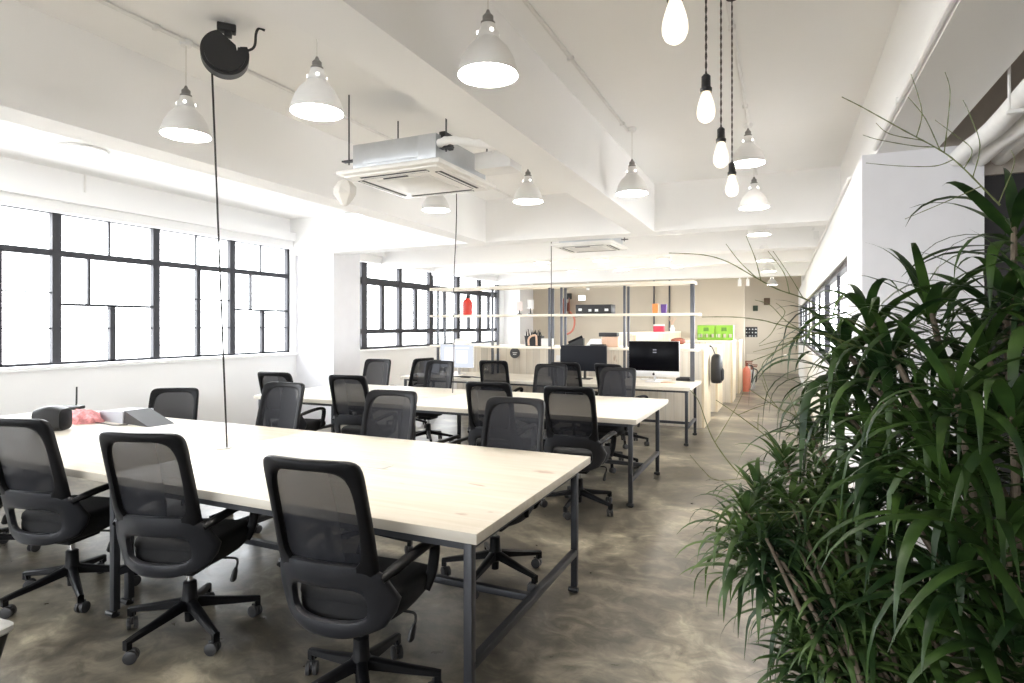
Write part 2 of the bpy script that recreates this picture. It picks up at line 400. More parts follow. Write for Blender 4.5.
# window 3 along the right wall, its far stretch added for daylight
X3 = XR+.06; f3 = MB(); f3s = MB()
for y in (5.43, 8.69, 12.3, 16.15, 20.15): vb(f3, X3, y, W3[2], W3[3], .09, .03)
for y in (7.0, 10.4, 14.2, 18.0): vb(f3s, X3, y, W3[2], W3[3], .02, .015)
hb(f3, X3, 5.4, 20.2, 2.04, .05, .03); hb(f3, X3, 5.4, 20.2, 1.06, .05, .03)
hb(f3s, X3, 5.4, 20.2, 1.76, .018, .015); hb(f3s, X3, 5.4, 20.2, 1.62, .018, .015); hb(f3s, X3, 5.4, 20.2, 1.40, .018, .015)
win3 = struct(f3, 'window_3', 'winframe'); struct(f3s, 'window_bars', 'winframe', win3)
struct(MB().box((X3-.004, W3[0], W3[2]), (X3+.004, W3[1], W3[3])), 'window_pane', 'pane', win3)
f5 = MB()  # added window, hidden behind the partition, to light the corridor end
for i in range(5): vb(f5, X1, 16.43+i*(20.47-16.43)/4, 1.07, 2.69, .06, .03)
for z in (1.09, 2.3, 2.67): hb(f5, X1, 16.4, 20.5, z, .05, .03)
added_win5 = struct(f5, 'added_window_5', 'winframe'); struct(MB().box((X1-.004, 16.4, 1.07), (X1+.004, 20.5, 2.69)), 'window_pane', 'pane', added_win5)
f4 = MB()  # added unseen window behind the camera, gives daylight from the front
for i in range(6): x = W4[0]+.02+i*(W4[1]-W4[0]-.04)/5; f4.box((x-.02, YB-.12, W4[2]), (x+.02, YB-.07, W4[3]))
for z in (W4[2]+.02, 2.1, W4[3]-.02): f4.box((W4[0], YB-.12, z-.02), (W4[1], YB-.07, z+.02))
added_win4 = struct(f4, 'added_window_4', 'winframe'); struct(MB().box((W4[0], YB-.1, W4[2]), (W4[1], YB-.09, W4[3])), 'window_pane', 'pane', added_win4)
# dark door beside the pillar
dr = struct(MB().box((1.108, 4.55, 0), (2.3, 4.60, 2.42)), 'door_1', 'door')
struct(MB().box((1.45, 4.545, .2), (2.15, 4.552, 2.2), .002), 'door_panel', 'door', dr)
hd = MB(); hd.tube([(1.2, 4.55, 1.02), (1.2, 4.50, 1.02), (1.32, 4.50, 1.02)], .009, 8); hd.build('door_handle', 'chrome', dr)

# ------------------------------------------------------------------ daylight
wd = bpy.data.worlds.new('sky'); SC.world = wd; wd.use_nodes = True
nt = wd.node_tree; nt.nodes.clear()
bg = N(nt, 'ShaderNodeBackground'); bg.inputs['Color'].default_value = (.93, .965, 1, 1); bg.inputs['Strength'].default_value = 4.8
tcw = N(nt, 'ShaderNodeTexCoord'); sw_ = N(nt, 'ShaderNodeSeparateXYZ'); L(nt, tcw.outputs['Generated'], sw_.inputs[0])
rw = N(nt, 'ShaderNodeValToRGB'); rw.color_ramp.elements[0].position = .44; rw.color_ramp.elements[0].color = (.46, .47, .48, 1)
rw.color_ramp.elements[1].position = .52; rw.color_ramp.elements[1].color = (.93, .965, 1, 1)
hz = N(nt, 'ShaderNodeMath', operation='MULTIPLY_ADD'); hz.inputs[1].default_value = .5; hz.inputs[2].default_value = .5
L(nt, sw_.outputs['Z'], hz.inputs[0]); L(nt, hz.outputs[0], rw.inputs[0]); L(nt, rw.outputs[0], bg.inputs['Color'])
wo = N(nt, 'ShaderNodeOutputWorld'); L(nt, bg.outputs[0], wo.inputs[0])
def portal(name, c, sx, sy, rot):
    l = bpy.data.lights.new(name, 'AREA'); l.shape = 'RECTANGLE'; l.size = sx; l.size_y = sy; l.cycles.is_portal = True
    o = bpy.data.objects.new(name, l); COL.objects.link(o); o.location = c; o.rotation_euler = rot
portal('daylight_portal', (XL-.29, (W1[0]+W1[1])/2, (W1[2]+W1[3])/2), W1[3]-W1[2], W1[1]-W1[0], (0, -PI/2, 0))
portal('daylight_portal', (XL-.29, (W2[0]+W2[1])/2, (W2[2]+W2[3])/2), W2[3]-W2[2], W2[1]-W2[0], (0, -PI/2, 0))
portal('daylight_portal', (XR+.24, (W3[0]+W3[1])/2, (W3[2]+W3[3])/2), W3[3]-W3[2], W3[1]-W3[0], (0, PI/2, 0))

portal('daylight_portal', (XL-.29, 18.45, 1.88), 1.62, 4.1, (0, -PI/2, 0))
portal('daylight_portal', ((W4[0]+W4[1])/2, YB-.19, (W4[2]+W4[3])/2), W4[1]-W4[0], W4[3]-W4[2], (PI/2, 0, 0))
# ------------------------------------------------------------------ conduits and pipes
def straight(name, x, y0, y1, z, r, label, clips=True):
    t = thing(name, label, 'conduit', (x, y0, z), 0)
    MB().tube([(0, 0, 0), (0, y1-y0, 0)], r, 8).build('pipe', 'conduit', t)
    if clips:
        k = .6
        while k < y1-y0-.1:
            MB().box((-.02, k-.012, -r*1.2), (.02, k+.012, r), .003).build('clip', 'conduit', t); k += 1.3
    return t
straight('ceiling_conduit', -1.18, -1.0, 5.0, ZC-.012, .012, 'thin white conduit on the ceiling just right of the long beam above the tables')
straight('ceiling_conduit', -.25, -1.0, 7.0, ZC-.012, .012, 'thin white conduit on the ceiling above the hanging filament bulbs')
straight('ceiling_conduit', -2.12, -1.0, 7.0, ZC-.012, .012, 'thin white conduit on the ceiling over the white air conditioner')
straight('ceiling_conduit', -3.13, -1.0, 7.0, ZC-.012, .012, 'thin white conduit on the ceiling behind the black cable reel')
straight('wall_conduit', XR-.014, 5.1, 16., 2.60, .012, 'thin conduit along the top of the right wall beyond the pillar', False)
straight('wall_conduit', .535, -1., 4.4, 2.62, .014, 'white conduit along the lower edge of the right beam above the plant')
t = thing('wall_conduit', 'thin upright white conduit on the window wall under the round ceiling light', 'conduit', (XL+.008, 4.05, 2.93))
MB().tube([(0, 0, 0), (0, 0, .22)], .012, 8).build('pipe', 'conduit', t)
for k, (x, z, r, lb) in enumerate([(.98, 2.515, .050, 'thick white wrapped pipe above the plant, the one next to the beam'), (1.087, 2.50, .047, 'thick white wrapped pipe above the plant, middle one of three'), (1.193, 2.515, .049, 'thick white wrapped pipe above the plant, the one farthest from the beam')]):
    mb = MB(); pts = []; rs = []; y1 = 4.44 if x < 1.11 else 4.515
    for i in range(44):
        y = YB+.02 + i*(y1-YB-.02)/43; pts.append((x + .008*math.sin(i*1.3+k), y, z + .008*math.sin(i*.9+k))); rs.append(r*(1+.06*math.sin(i*2.1+k)))
    mb.tube(pts, rs, 12); tag(mb.build('insulated_pipe', 'foam', smooth=60), lb, 'pipe', 'wrapped pipes by the dark door')
for yy, lb in [(3.3, 'pale metal hanger holding the white wrapped pipes above the plant')]:
    t = thing('pipe_hanger', lb, 'hanger', (1.09, yy, 2.45))
    MB().box((-.19, -.015, -.02), (.19, .015, -.002), .003).build('strap', 'conduit', t)
    for sx in (-1, 1): MB().tube([(sx*.18, 0, -.01), (sx*.18, 0, ZC-2.45)], .006, 6).build('rod', 'conduit', t)

# ------------------------------------------------------------------ pendant lamps
SHADE_PROF = [(.033, .225), (.036, .205), (.048, .19), (.050, .175), (.046, .163), (.060, .15), (.090, .118), (.112, .08), (.126, .04), (.133, .008), (.135, 0.)]
def make_pendant():
    t = thing('pendant_lamp', 'x', 'lamp', (0, 0, 0), 0, 'white bell pendant lamps')
    mb = MB(); prof = SHADE_PROF + [(.131, .002), (.122, .04), (.107, .08), (.085, .116), (.055, .145), (.03, .15), (0, .15)]
    mb.lathe(prof, 32); sh = mb.build('lamp_shade', 'lampshade', t)
    for k in range(4):
        h = MB(); a = PI/4 + k*PI/2; h.lathe([(0, 0), (.0085, 0), (.0085, .008), (0, .008)], 10, mtx=Matrix.Translation((.0425*math.cos(a), .0425*math.sin(a), .183)) @ Euler((0, PI/2, a)).to_matrix().to_4x4() @ Matrix.Scale(1, 4))
        h.build('vent_hole', 'softglow', sh)
    MB().lathe([(0, .222), (.030, .222), (.032, .235), (.024, .24), (.024, .262), (.012, .275), (.006, .29), (0, .29)], 16).build('socket_cap', 'socketgrey', t)
    MB().lathe([(0, .02), (.122, .02), (.122, .028), (0, .03)], 32).build('diffuser', 'glow', t)
    return t
pend0 = make_pendant(); pend_used = [False]
cord_cache = {}
def place_pendant(u, v, z, label, d=None, cordtop=ZC, x=None):
    p = at_z(u, v, z) if d is None else at_d(u, v, d)
    o = pend0 if not pend_used[0] else copy_tree(pend0)
    if pend_used[0]:
        pass
    pend_used[0] = True
    o.location = p; o['label'] = label
    return o, p
def cord_for(o, p, top=ZC, mname='whitecord', r=.0028, base=.285):
    h = top - p.z
    mb = MB(); mb.tube([(0, 0, base), (0, 0, h)], r, 6); mb.build('cord', mname, o)
    MB().lathe([(0, h-.03), (.03, h-.03), (.036, h-.012), (.036, h), (0, h)], 16).build('ceiling_rose', 'white', o)
PEND = [
 (186, 136, 2.60, 'white bell pendant lamp hanging beside the black cable reel, against the left beam'),
 (317, 113, 2.60, 'white bell pendant lamp hanging in front of the white ceiling air conditioner'),
 (488, 76, 2.60, 'largest looking white bell pendant lamp, right of the long beam over the front table'),
 (528, 202, 2.60, 'white bell pendant lamp just right of the wrapped air conditioner pipe'),
 (632, 194, 2.60, 'white bell pendant lamp at the end of the ceiling conduit by the cross beam'),
 (748, 164, 2.84, 'white bell pendant lamp hung highest, close behind the lowest filament bulb'),
 (754, 208, 2.60, 'white bell pendant lamp below the high one, before the cross beam near the right wall'),
 (436, 210.5, 2.60, 'white bell pendant lamp half hidden under the edge of the ceiling air conditioner'),
 (676, 233, 2.60, 'lit pendant lamp just behind the cross beam, right of the far air conditioner'),
 (759, 235, 2.60, 'lit pendant lamp just behind the cross beam in the row near the right wall'),
 (542, 263, 2.60, 'small far white pendant lamp left of the hanging cable and far air conditioner'),
 (601, 261, 2.60, 'small far white pendant lamp right below the far air conditioner'),
 (663, 260.5, 2.60, 'small far white pendant lamp above the right part of the shelf top'),
 (764, 250, 2.60, 'lit pendant lamp behind the second cross beam near the right wall'),
 (765, 261, 2.60, 'lit pendant lamp behind the third cross beam near the right wall'),
 (769, 271.5, 2.60, 'tiny lit pendant lamp behind the far beam near the right wall'),
 (772, 285, 2.60, 'lit pendant lamp at the far end of the corridor'),
 (570, 271, 2.60, 'tiny far lamp above the left upright pairs of the shelf'),
 (622, 270, 2.60, 'tiny far lamp straight above the middle upright of the shelf'),
 (677, 267, 2.60, 'tiny far lamp above the right end upright of the shelf'),
]
locs = []
for i, (u, v, z, lb) in enumerate(PEND):
    p = at_d(u, v, 4.9) if i == 5 else at_z(u, v, z)
    o = pend0 if i == 0 else copy_tree(pend0)
    o.location = p; o['label'] = lb; locs.append((o, p))
cm, rm = {}, {}
for o, p in locs: cord_for(o, p)

# round flush lights in the window bay
for u, v, lb in [(82, 152, 'round white ceiling light in the bay over the first window, near the left edge'), (358, 216, 'round white ceiling light in the window bay above the white column')]:
    p = at_z(u, v, ZC-.03)
    t = thing('ceiling_light', lb, 'lamp', (p.x, p.y, ZC), 0, 'round ceiling lights over the windows')
    MB().lathe([(0, 0), (.20, 0), (.215, -.015), (.21, -.03), (0, -.03)], 40).build('rim', 'white', t)
    MB().lathe([(0, -.031), (.20, -.031), (.185, -.045), (0, -.05)], 40).build('diffuser', emit('flush_glow', (1, .98, .95), 2.0), t)

# ------------------------------------------------------------------ filament bulbs
def make_bulb(p, label):
    t = thing('filament_bulb', label, 'light bulb', (p.x, p.y, p.z), 0, 'filament bulbs on black cables')
    g = MB(); g.lathe([(0, 0), (.012, .002), (.024, .011), (.031, .027), (.032, .040), (.029, .060), (.022, .085), (.016, .102), (.014, .112)], 24)
    gl = g.build('glass', 'bulbglass', t, smooth=80)
    f = MB()
    for k in range(8):
        a = 2*PI*k/8; f.tube([(.006*math.cos(a), .006*math.sin(a), .095), (.017*math.cos(a), .017*math.sin(a), .062), (.014*math.cos(a), .014*math.sin(a), .025)], .0035, 6)
    f.build('filament', 'filglow', gl)
    MB().lathe([(0, .108), (.020, .108), (.021, .122), (.016, .128), (.0155, .165), (.009, .172), (0, .172)], 20).build('socket', 'black', t)
    h = ZC - p.z; m = MB()
    for s in (0, PI):
        m.tube([(.0022*math.cos(k*.9+s), .0022*math.sin(k*.9+s), .17+(h-.17)*k/80) for k in range(81)], .0021, 5)
    m.build('cable', 'braid', t)
    MB().lathe([(0, h-.025), (.028, h-.025), (.034, h), (0, h)], 16).build('ceiling_rose', 'black', t)
    return t
make_bulb(at_d(675, 44, 1.48), 'glowing filament bulb at the top edge, first and closest of its row')
make_bulb(at_d(706, 123, 2.13), 'glowing filament bulb on a black cable, second of the row')
make_bulb(at_d(721, 168, 2.56), 'glowing filament bulb on a black cable, third of the row')
make_bulb(at_d(732, 197, 2.98), 'glowing filament bulb hung lowest, last of the row near the pendant lamp')

# ------------------------------------------------------------------ ceiling air conditioners
def aircon(x0, x1, y0, y1, z, label, rods=True):
    cx, cy = (x0+x1)/2, (y0+y1)/2; hw, hd = (x1-x0)/2, (y1-y0)/2
    t = thing('air_conditioner', label, 'air conditioner', (cx, cy, z), 0, 'ceiling cassette air conditioners')
    p = MB(); p.box((-hw, -hd, 0), (hw, hd, .035), .012); p.box((-hw+.04, -hd+.04, -.014), (hw-.04, hd-.04, .006), .006)
    p.build('panel', 'acwhite', t)
    MB().box((-hw+.2, -hd+.2, -.022), (hw-.2, hd-.2, -.012), .004).build('grille', mat('ac_grille', (.74, .73, .70), .5), t)
    for (a, b, c, d) in [(-hw+.15, -hd+.075, hw-.15, -hd+.125), (-hw+.15, hd-.125, hw-.15, hd-.075)]:
        s = MB().box((a, b, -.017), (c, d, -.012)).build('outlet_slot', 'black', t)
        MB().box((a, (b+d)/2-.006, -.021), (c, (b+d)/2+.006, -.0165)).build('louvre', 'acwhite', s)
    for (a, b, c, d) in [(-hw+.075, -hd+.15, -hw+.125, hd-.15), (hw-.125, -hd+.15, hw-.075, hd-.15)]:
        s = MB().box((a, b, -.017), (c, d, -.012)).build('outlet_slot', 'black', t)
        MB().box(((a+c)/2-.006, b, -.021), ((a+c)/2+.006, d, -.0165)).build('louvre', 'acwhite', s)
    MB().box((-.13, -hd+.155, -.02), (.07, -hd+.17, -.012)).build('display', 'darkgrey', t)
    b = MB(); b.box((-hw+.10, -hd+.06, .035), (hw-.06, hd-.06, .215), .006)
    b.box((-hw+.19, -hd+.056, .07), (hw-.19, -hd+.07, .19), .004)
    b.box((hw-.2, -hd+.055, .05), (hw-.06, -hd+.07, .213), .003)
    b.build('casing', 'acbody', t)
    if rods:
        for sx in (-1, 1):
            for sy in (-1, 1):
                r = MB(); r.tube([(sx*(hw-.02), sy*(hd-.12), .10), (sx*(hw-.02), sy*(hd-.12), ZC-z)], .006, 6)
                r.box((sx*(hw-.02)-.05, sy*(hd-.12)-.02, .12), (sx*(hw-.02)+.05, sy*(hd-.12)+.02, .13))
                r.build('hanging_rod', 'darkgrey', t)
        k = MB(); k.box((hw-.075, -hd+.12, .14), (hw-.03, -hd+.24, .24), .005); k.build('valve_block', 'black', t)
    return t
ac1 = aircon(-2.84, -2.0, 3.31, 4.15, 2.55, 'white cassette air conditioner with bare metal casing hung over the front table')
aircon(-2.80, -1.95, 7.45, 8.25, 2.56, 'white cassette air conditioner behind the cross beam, far over the shelf', True)
mb = MB(); pts = smoothpts([(-2.055, 3.40, 2.70), (-1.95, 3.37, 2.70), (-1.80, 3.42, 2.675), (-1.63, 3.48, 2.65)], 6)
mb.tube(pts, [.027+.003*math.sin(i*2) for i in range(len(pts))], 12)
tag(mb.build('drain_pipe', 'foam'), 'white wrapped pipe running from the front air conditioner to the beam', 'pipe')
mb = MB(); mb.box((-1.98, 3.75, 2.60), (-1.70, 3.95, 2.72), .006); mb.tube([(-1.84, 3.76, 2.70), (-1.80, 3.70, 2.76), (-1.7, 3.7, 2.78)], .01, 6)
tag(mb.build('junction_box', 'white'), 'white box mounted beside the right edge of the front air conditioner', 'box')
# pouch hanging from the near left corner of the panel
p = at_d(345, 192, 4.27); mb = MB(); rr = random.Random(3); loops = []
for z, r in [(.085, .02), (.07, .05), (.03, .085), (-.02, .085), (-.06, .055), (-.09, .03), (-.10, .012)]:
    loops.append([(r*math.cos(2*PI*k/7+.3)*(1+rr.uniform(-.08, .08)), r*.8*math.sin(2*PI*k/7+.3)*(1+rr.uniform(-.08, .08)), z) for k in range(7)])
mb.loft(loops); pz = mb.build('paper_pouch', 'pouch', loc=p, smooth=0)
tag(pz, 'crumpled pale paper pouch hanging from the corner of the front air conditioner', 'pouch')
MB().tube([(0, 0, .08), (.01, .0, .12), (.02, .02, 2.55-p.z+.0)], .003, 5).build('string', 'whitecord', pz)

# ------------------------------------------------------------------ black cable reel and drop cords
pr = at_d(225, 55, 3.25)
t = thing('cable_reel', 'round black retractable cable reel hung under the ceiling beside the left pendant lamp', 'cable reel', pr)
face = Vector((-pr.x, -pr.y, 0)).normalized(); ang = math.atan2(face.y, face.x)+PI/2
RM = Matrix.Rotation(ang, 4, 'Z')
poly = []
for k in range(45):
    th = math.radians(108 + k*(385-108)/44.); poly.append((.120*math.cos(th), .120*math.sin(th)))
poly += [(.074, .045), (.07, .022), (.058, .022), (.052, .05), (.02, .075)]
mb = MB(); mb.prism(poly, -.035, .035, RM); mb.prism([(x*.84, z*.84-.004) for x, z in poly], -.05, .05, RM); mb.build('drum', 'black', t, smooth=30)
mb = MB(); mb.box((-.04, -.03, .125), (.055, .03, .165), .006, RM); mb.box((-.005, -.02, .10), (.035, .02, .13), .004, RM); mb.build('bracket', 'black', t)
MB().tube([(0, 0, .16), (0, .0, ZC-pr.z)], .004, 6).build('hanging_wire', 'whitecord', t)
mb = MB(); mb.add([], []); mb.tube([tuple(RM @ Vector(q)) for q in smoothpts([(.10, 0, .04), (.135, 0, .06), (.15, 0, .09), (.155, 0, .15), (.17, 0, .18), (.20, 0, .175)], 5)], .007, 6); mb.build('plug_lead', 'cable', t)
p0 = Vector(at_d(212, 70, 3.25)); p1 = at_z(227, 447.5, .735)
mb = MB(); pts = [p0.lerp(p1, k/20) for k in range(21)]
for k in range(21): pts[k] = pts[k] + Vector((0, 0, 0))
rel = [q-pr for q in pts]; mb.tube(rel, .0055, 6); mb.build('drop_cable', 'cable', t)
MB().lathe([(0, 0), (.045, 0), (.045, .006), (0, .006)], 20, c=(p1.x-.025, p1.y, .73)).build('cable_grommet', 'plate', None)
gm = bpy.data.objects['cable_grommet']; tag(gm, 'small round grey grommet where the black cable meets the front table', 'grommet')
for (u, v, utop, lb) in [(452.5, 393, 455.5, 'thin black cable dropping to the middle table from beside the front air conditioner')]:
    b = at_z(u, v, .735); top = Vector((b.x+.05, b.y, ZC))
    mb = MB(); mb.tube([b.lerp(top, k/12) + Vector((.01*math.sin(k*.8), 0, 0)) for k in range(13)], .006, 6); tag(mb.build('drop_cable', 'cable'), lb, 'cable')
b = at_y(551.3, 378, 7.95); b.z = .74; mb = MB(); q = at_y(551.3, 240, 7.95)
mb.tube([b, (b.x, b.y, 2.0), (b.x, b.y, q.z-.03), (b.x+.02, b.y, q.z), (b.x+.3, b.y, q.z+.01), (b.x+.36, b.y, ZC)], .006, 6)
tag(mb.build('drop_cable', 'cable'), 'thin black cable dropping past the shelf from the far air conditioner', 'cable')

# ------------------------------------------------------------------ tables
def table(name, x0, x1, y0, y1, label, legx, legy, grommets=(), t=.042, mid=True, top='pine', foot=True):
    r = thing(name, label, 'table', (x0, y0, 0))
    W, D = x1-x0, y1-y0
    MB().box((0, 0, .73-t), (W, D, .73), .003).build('tabletop', top, r)
    f = MB(); z1 = .73-t-.001; z0 = z1-.024
    lx = [a-x0 for a in legx]; ly = [a-y0 for a in legy]
    f.box((lx[0], ly[0]-.016, z0), (lx[1], ly[0]+.016, z1)); f.box((lx[0], ly[1]-.016, z0), (lx[1], ly[1]+.016, z1))
    for a in lx: f.box((a-.016, ly[0], z0), (a+.016, ly[1], z1))
    f.build('frame', 'steel', r)
    for a in lx:
        for b in ly:
            lg = MB().box((a-.018, b-.018, .03), (a+.018, b+.018, z1), .004).build('leg', 'steel', r)
            if foot: MB().lathe([(0, 0), (.022, 0), (.022, .012), (.012, .016), (.012, .034), (0, .034)], 14, c=(a, b, 0)).lathe([(0, -.028), (.014, -.028), (.014, .028), (0, .028)], 10, mtx=Matrix.Translation((a, b-.022, .02)) @ Euler((0, PI/2, 0)).to_matrix().to_4x4()).build('foot', 'black', lg)
        MB().box((a-.018, ly[0], .205), (a+.018, ly[1], .24), .003).build('stretcher', 'steel', r)
    if mid: MB().box((lx[0], (ly[0]+ly[1])/2-.018, .206), (lx[1], (ly[0]+ly[1])/2+.018, .239), .003).build('stretcher', 'steel', r)
    for (gx, gy) in grommets: MB().box((gx-x0-.085, gy-y0-.045, .7295), (gx-x0+.085, gy-y0+.045, .7325), .001).build('cable_port', 'plate', r)
    return r
table('work_table', -3.19, -1.03, 1.97, 3.42, 'pale pine table with dark steel legs, right half of the front row', (-3.15, -1.07), (1.99, 3.24), [(-2.04, 2.70)])
table('work_table', -6.10, -3.195, 1.97, 3.42, 'pale pine table with cluttered top, window half of the front row', (-6.0, -3.22), (2.11, 3.24))
table('work_table', -3.35, -1.09, 4.91, 6.43, 'pale pine table with dark steel legs, right half of the middle row', (-3.28, -1.145), (4.94, 6.12))
table('work_table', -5.36, -3.355, 4.91, 6.43, 'pale pine table near the white column, window half of the middle row', (-5.29, -3.43), (4.94, 6.12))
table('work_desk', -5.35, -1.04, 7.70, 8.85, 'long pale pine desk with computers in front of the shelf', (-5.28, -1.09), (7.74, 8.55), mid=True)

# ------------------------------------------------------------------ chairs
def yback(x, z):
    y = -.225 - .215*(z-.42) + .014*math.sin((z-.42)/.6*PI)
    k = .9 + (.55*min(1, max(0, (.68-z)/.2)))
    return y + k*x*x
def ring(outer, inner, thick, nsec=10, p=.55):
    loops = []; n = len(outer); mb = MB()
    for j in range(nsec):
        th = 2*PI*j/nsec; r = .5+.5*sgnpow(math.cos(th), p); h = thick/2*sgnpow(math.sin(th), p)
        lp = []
        for k in range(n):
            x = inner[k][0]*(1-r)+outer[k][0]*r; z = inner[k][1]*(1-r)+outer[k][1]*r
            lp.append((x, yback(x, z)+h, z))
        loops.append(lp)
    loops.append(loops[0]); mb.loft(loops, cap=False); return mb
NR = 64
def lerp_tab(z, tab):
    for (z0, w0), (z1, w1) in zip(tab, tab[1:]):
        if z <= z1:
            t = max(0, (z-z0)/(z1-z0)); t = t*t*(3-2*t); return w0+(w1-w0)*t
    return tab[-1][1]
def hw_top(z): return .211 - .006*(z-.60)/.42
def in_top(z): return lerp_tab(z, [(.58, .126), (.68, .168), (.80, .171), (1.03, .166)])
mesh_outer = superloop(0, .802, hw_top, .235, NR, 11.)
mesh_inner = superloop(0, .800, in_top, .195, NR, 5.)
def hw_low(z): return lerp_tab(z, [(.34, .13), (.40, .225), (.49, .264), (.58, .238), (.69, .198)])
low_outer = superloop(0, .500, hw_low, .147, NR, 4.5)
low_inner = superloop(0, .482, .158, .064, NR, 4.)
def sheet(loop, off=0., c=None, rings=6):
    cx = sum(p[0] for p in loop)/len(loop); cz = sum(p[1] for p in loop)/len(loop); mb = MB(); loops = []
    for i in range(rings):
        s = 1 - i/rings
        loops.append([(cx+(x-cx)*s, yback(cx+(x-cx)*s, cz+(z-cz)*s)+off, cz+(z-cz)*s) for x, z in loop])
    mb.loft(loops, cap=False); n = len(loop); o = (rings-1)*n
    mb.add([(cx, yback(cx, cz)+off, cz)], []); ci = len(mb.v)-1
    mb.f += [(o+k, o+(k+1) % n, ci) for k in range(n)]
    return mb
def make_chair():
    t = thing('office_chair', 'x', 'chair', (0, 0, 0), 0, 'black mesh office chairs')
    bf = ring(mesh_outer, mesh_inner, .040).build('back_frame', 'plastic', t, smooth=60)
    sheet([(x*1.05, .800+(z-.800)*1.04) for x, z in mesh_inner], .012).build('back_mesh', 'mesh', bf, smooth=60)
    ring(low_outer, low_inner, .042).build('back_shell', 'shell', t, smooth=60)
    s = MB(); loops = []
    for z, k in [(.425, .90), (.435, .97), (.455, 1.), (.478, .985), (.492, .93), (.497, .80)]:
        loops.append([(x*(1-.10*max(0, (.0-y)/.17)), y, z - .025*max(0, (y-.18)/.07)) for x, y in superloop(0, .055, .242*k, .215*k, 48, 4.5)])
    s.loft(loops); s.build('seat', 'fabric', t, smooth=70)
    s = MB(); loops = []
    for z, k, yo in [(.335, .35, -.03), (.35, .60, -.04), (.385, .84, -.02), (.425, .96, .02), (.455, .985, .035)]:
        loops.append([(x*(1-.10*max(0, (.0-y)/.17)), y, z+(.0 if y > -.05 else 0)) for x, y in superloop(0, .02+yo, .246*k, .218*k, 40, 4)])
    s.loft(loops); s.box((-.09, -.10, .312), (.09, .10, .36), .01)
    s.tube([(0, -.215, .385), (0, -.17, .365), (0, -.10, .345)], .035, 10, flat=(.7, 2.6))
    s.build('seat_pan', 'fabric', t, smooth=50)
    for sx in (-1, 1):
        a = MB(); pts = smoothpts([(sx*.215, -.205, .585), (sx*.238, -.14, .605), (sx*.255, -.03, .622), (sx*.262, .07, .626), (sx*.262, .125, .612), (sx*.258, .142, .57), (sx*.250, .13, .49), (sx*.235, .10, .43)], 5)
        a.tube(pts, [.024 if .1 < i/len(pts) < .6 else .020 for i in range(len(pts))], 10, flat=(.7, 1.15), up=(0, 0, 1))
        a.build('armrest', 'plastic', t, smooth=60)
    lv = MB(); lv.tube(smoothpts([(.13, .06, .345), (.20, .065, .345), (.212, .065, .325), (.208, .06, .30)], 4), .006, 6)
    lv.tube([(.208, .06, .305), (.204, .057, .285), (.197, .052, .245), (.195, .05, .235)], [.009, .018, .022, .013], 10, flat=(.6, 1))
    lv.build('height_lever', 'black', t)
    MB().cyl((0, 0), .0145, .21, .345, 16).build('gas_lift', 'chrome', t)
    b = MB(); b.lathe([(0, .055), (.022, .055), (.024, .10), (.038, .115), (.040, .165), (.033, .175), (.031, .245), (.024, .25), (0, .25)], 20)
    base = b.build('base_hub', 'plastic', t)
    for k in range(5):
        a = k*2*PI/5; m = Matrix.Rotation(a, 4, 'Z')
        secs = [(.025, .024, .118, .168), (.10, .023, .108, .150), (.20, .020, .094, .128), (.295, .016, .082, .110), (.322, .014, .078, .104)]
        lg = MB(); lg.loft([[tuple(m @ Vector(q)) for q in [(r, -w, z0+.006), (r, -w*.6, z0), (r, w*.6, z0), (r, w, z0+.006), (r, w*.85, z1-.006), (r, w*.45, z1), (r, -w*.45, z1), (r, -w*.85, z1-.006)]] for r, w, z0, z1 in secs])
        lg.add(*_box((.296, -.014, .060), (.322, .014, .10)), m)
        leg = lg.build('leg', 'plastic', base, smooth=35)
        cs = MB(); sw = Matrix.Translation((.305*math.cos(a), .305*math.sin(a), 0)) @ Matrix.Rotation(a + (.7 if k % 2 else -.9), 4, 'Z')
        for sx in (-1, 1):
            wm = sw @ Matrix.Translation((-.012, sx*.015, .029)) @ Euler((PI/2, 0, 0)).to_matrix().to_4x4()
            cs.lathe([(0, -.010), (.022, -.010), (.029, -.007), (.029, .007), (.022, .010), (0, .010)], 20, mtx=wm)
        cs.lathe([(0, .05), (.010, .05), (.010, .075), (0, .075)], 10, mtx=sw)
        cs.box((-.03, -.005, .028), (.008, .005, .062), .002, sw)
        cs.build('caster', 'rubber', base, smooth=40)
    return t
def _box(lo, hi):
    m = MB(); m.box(lo, hi); return m.v, m.f
chair0 = make_chair()
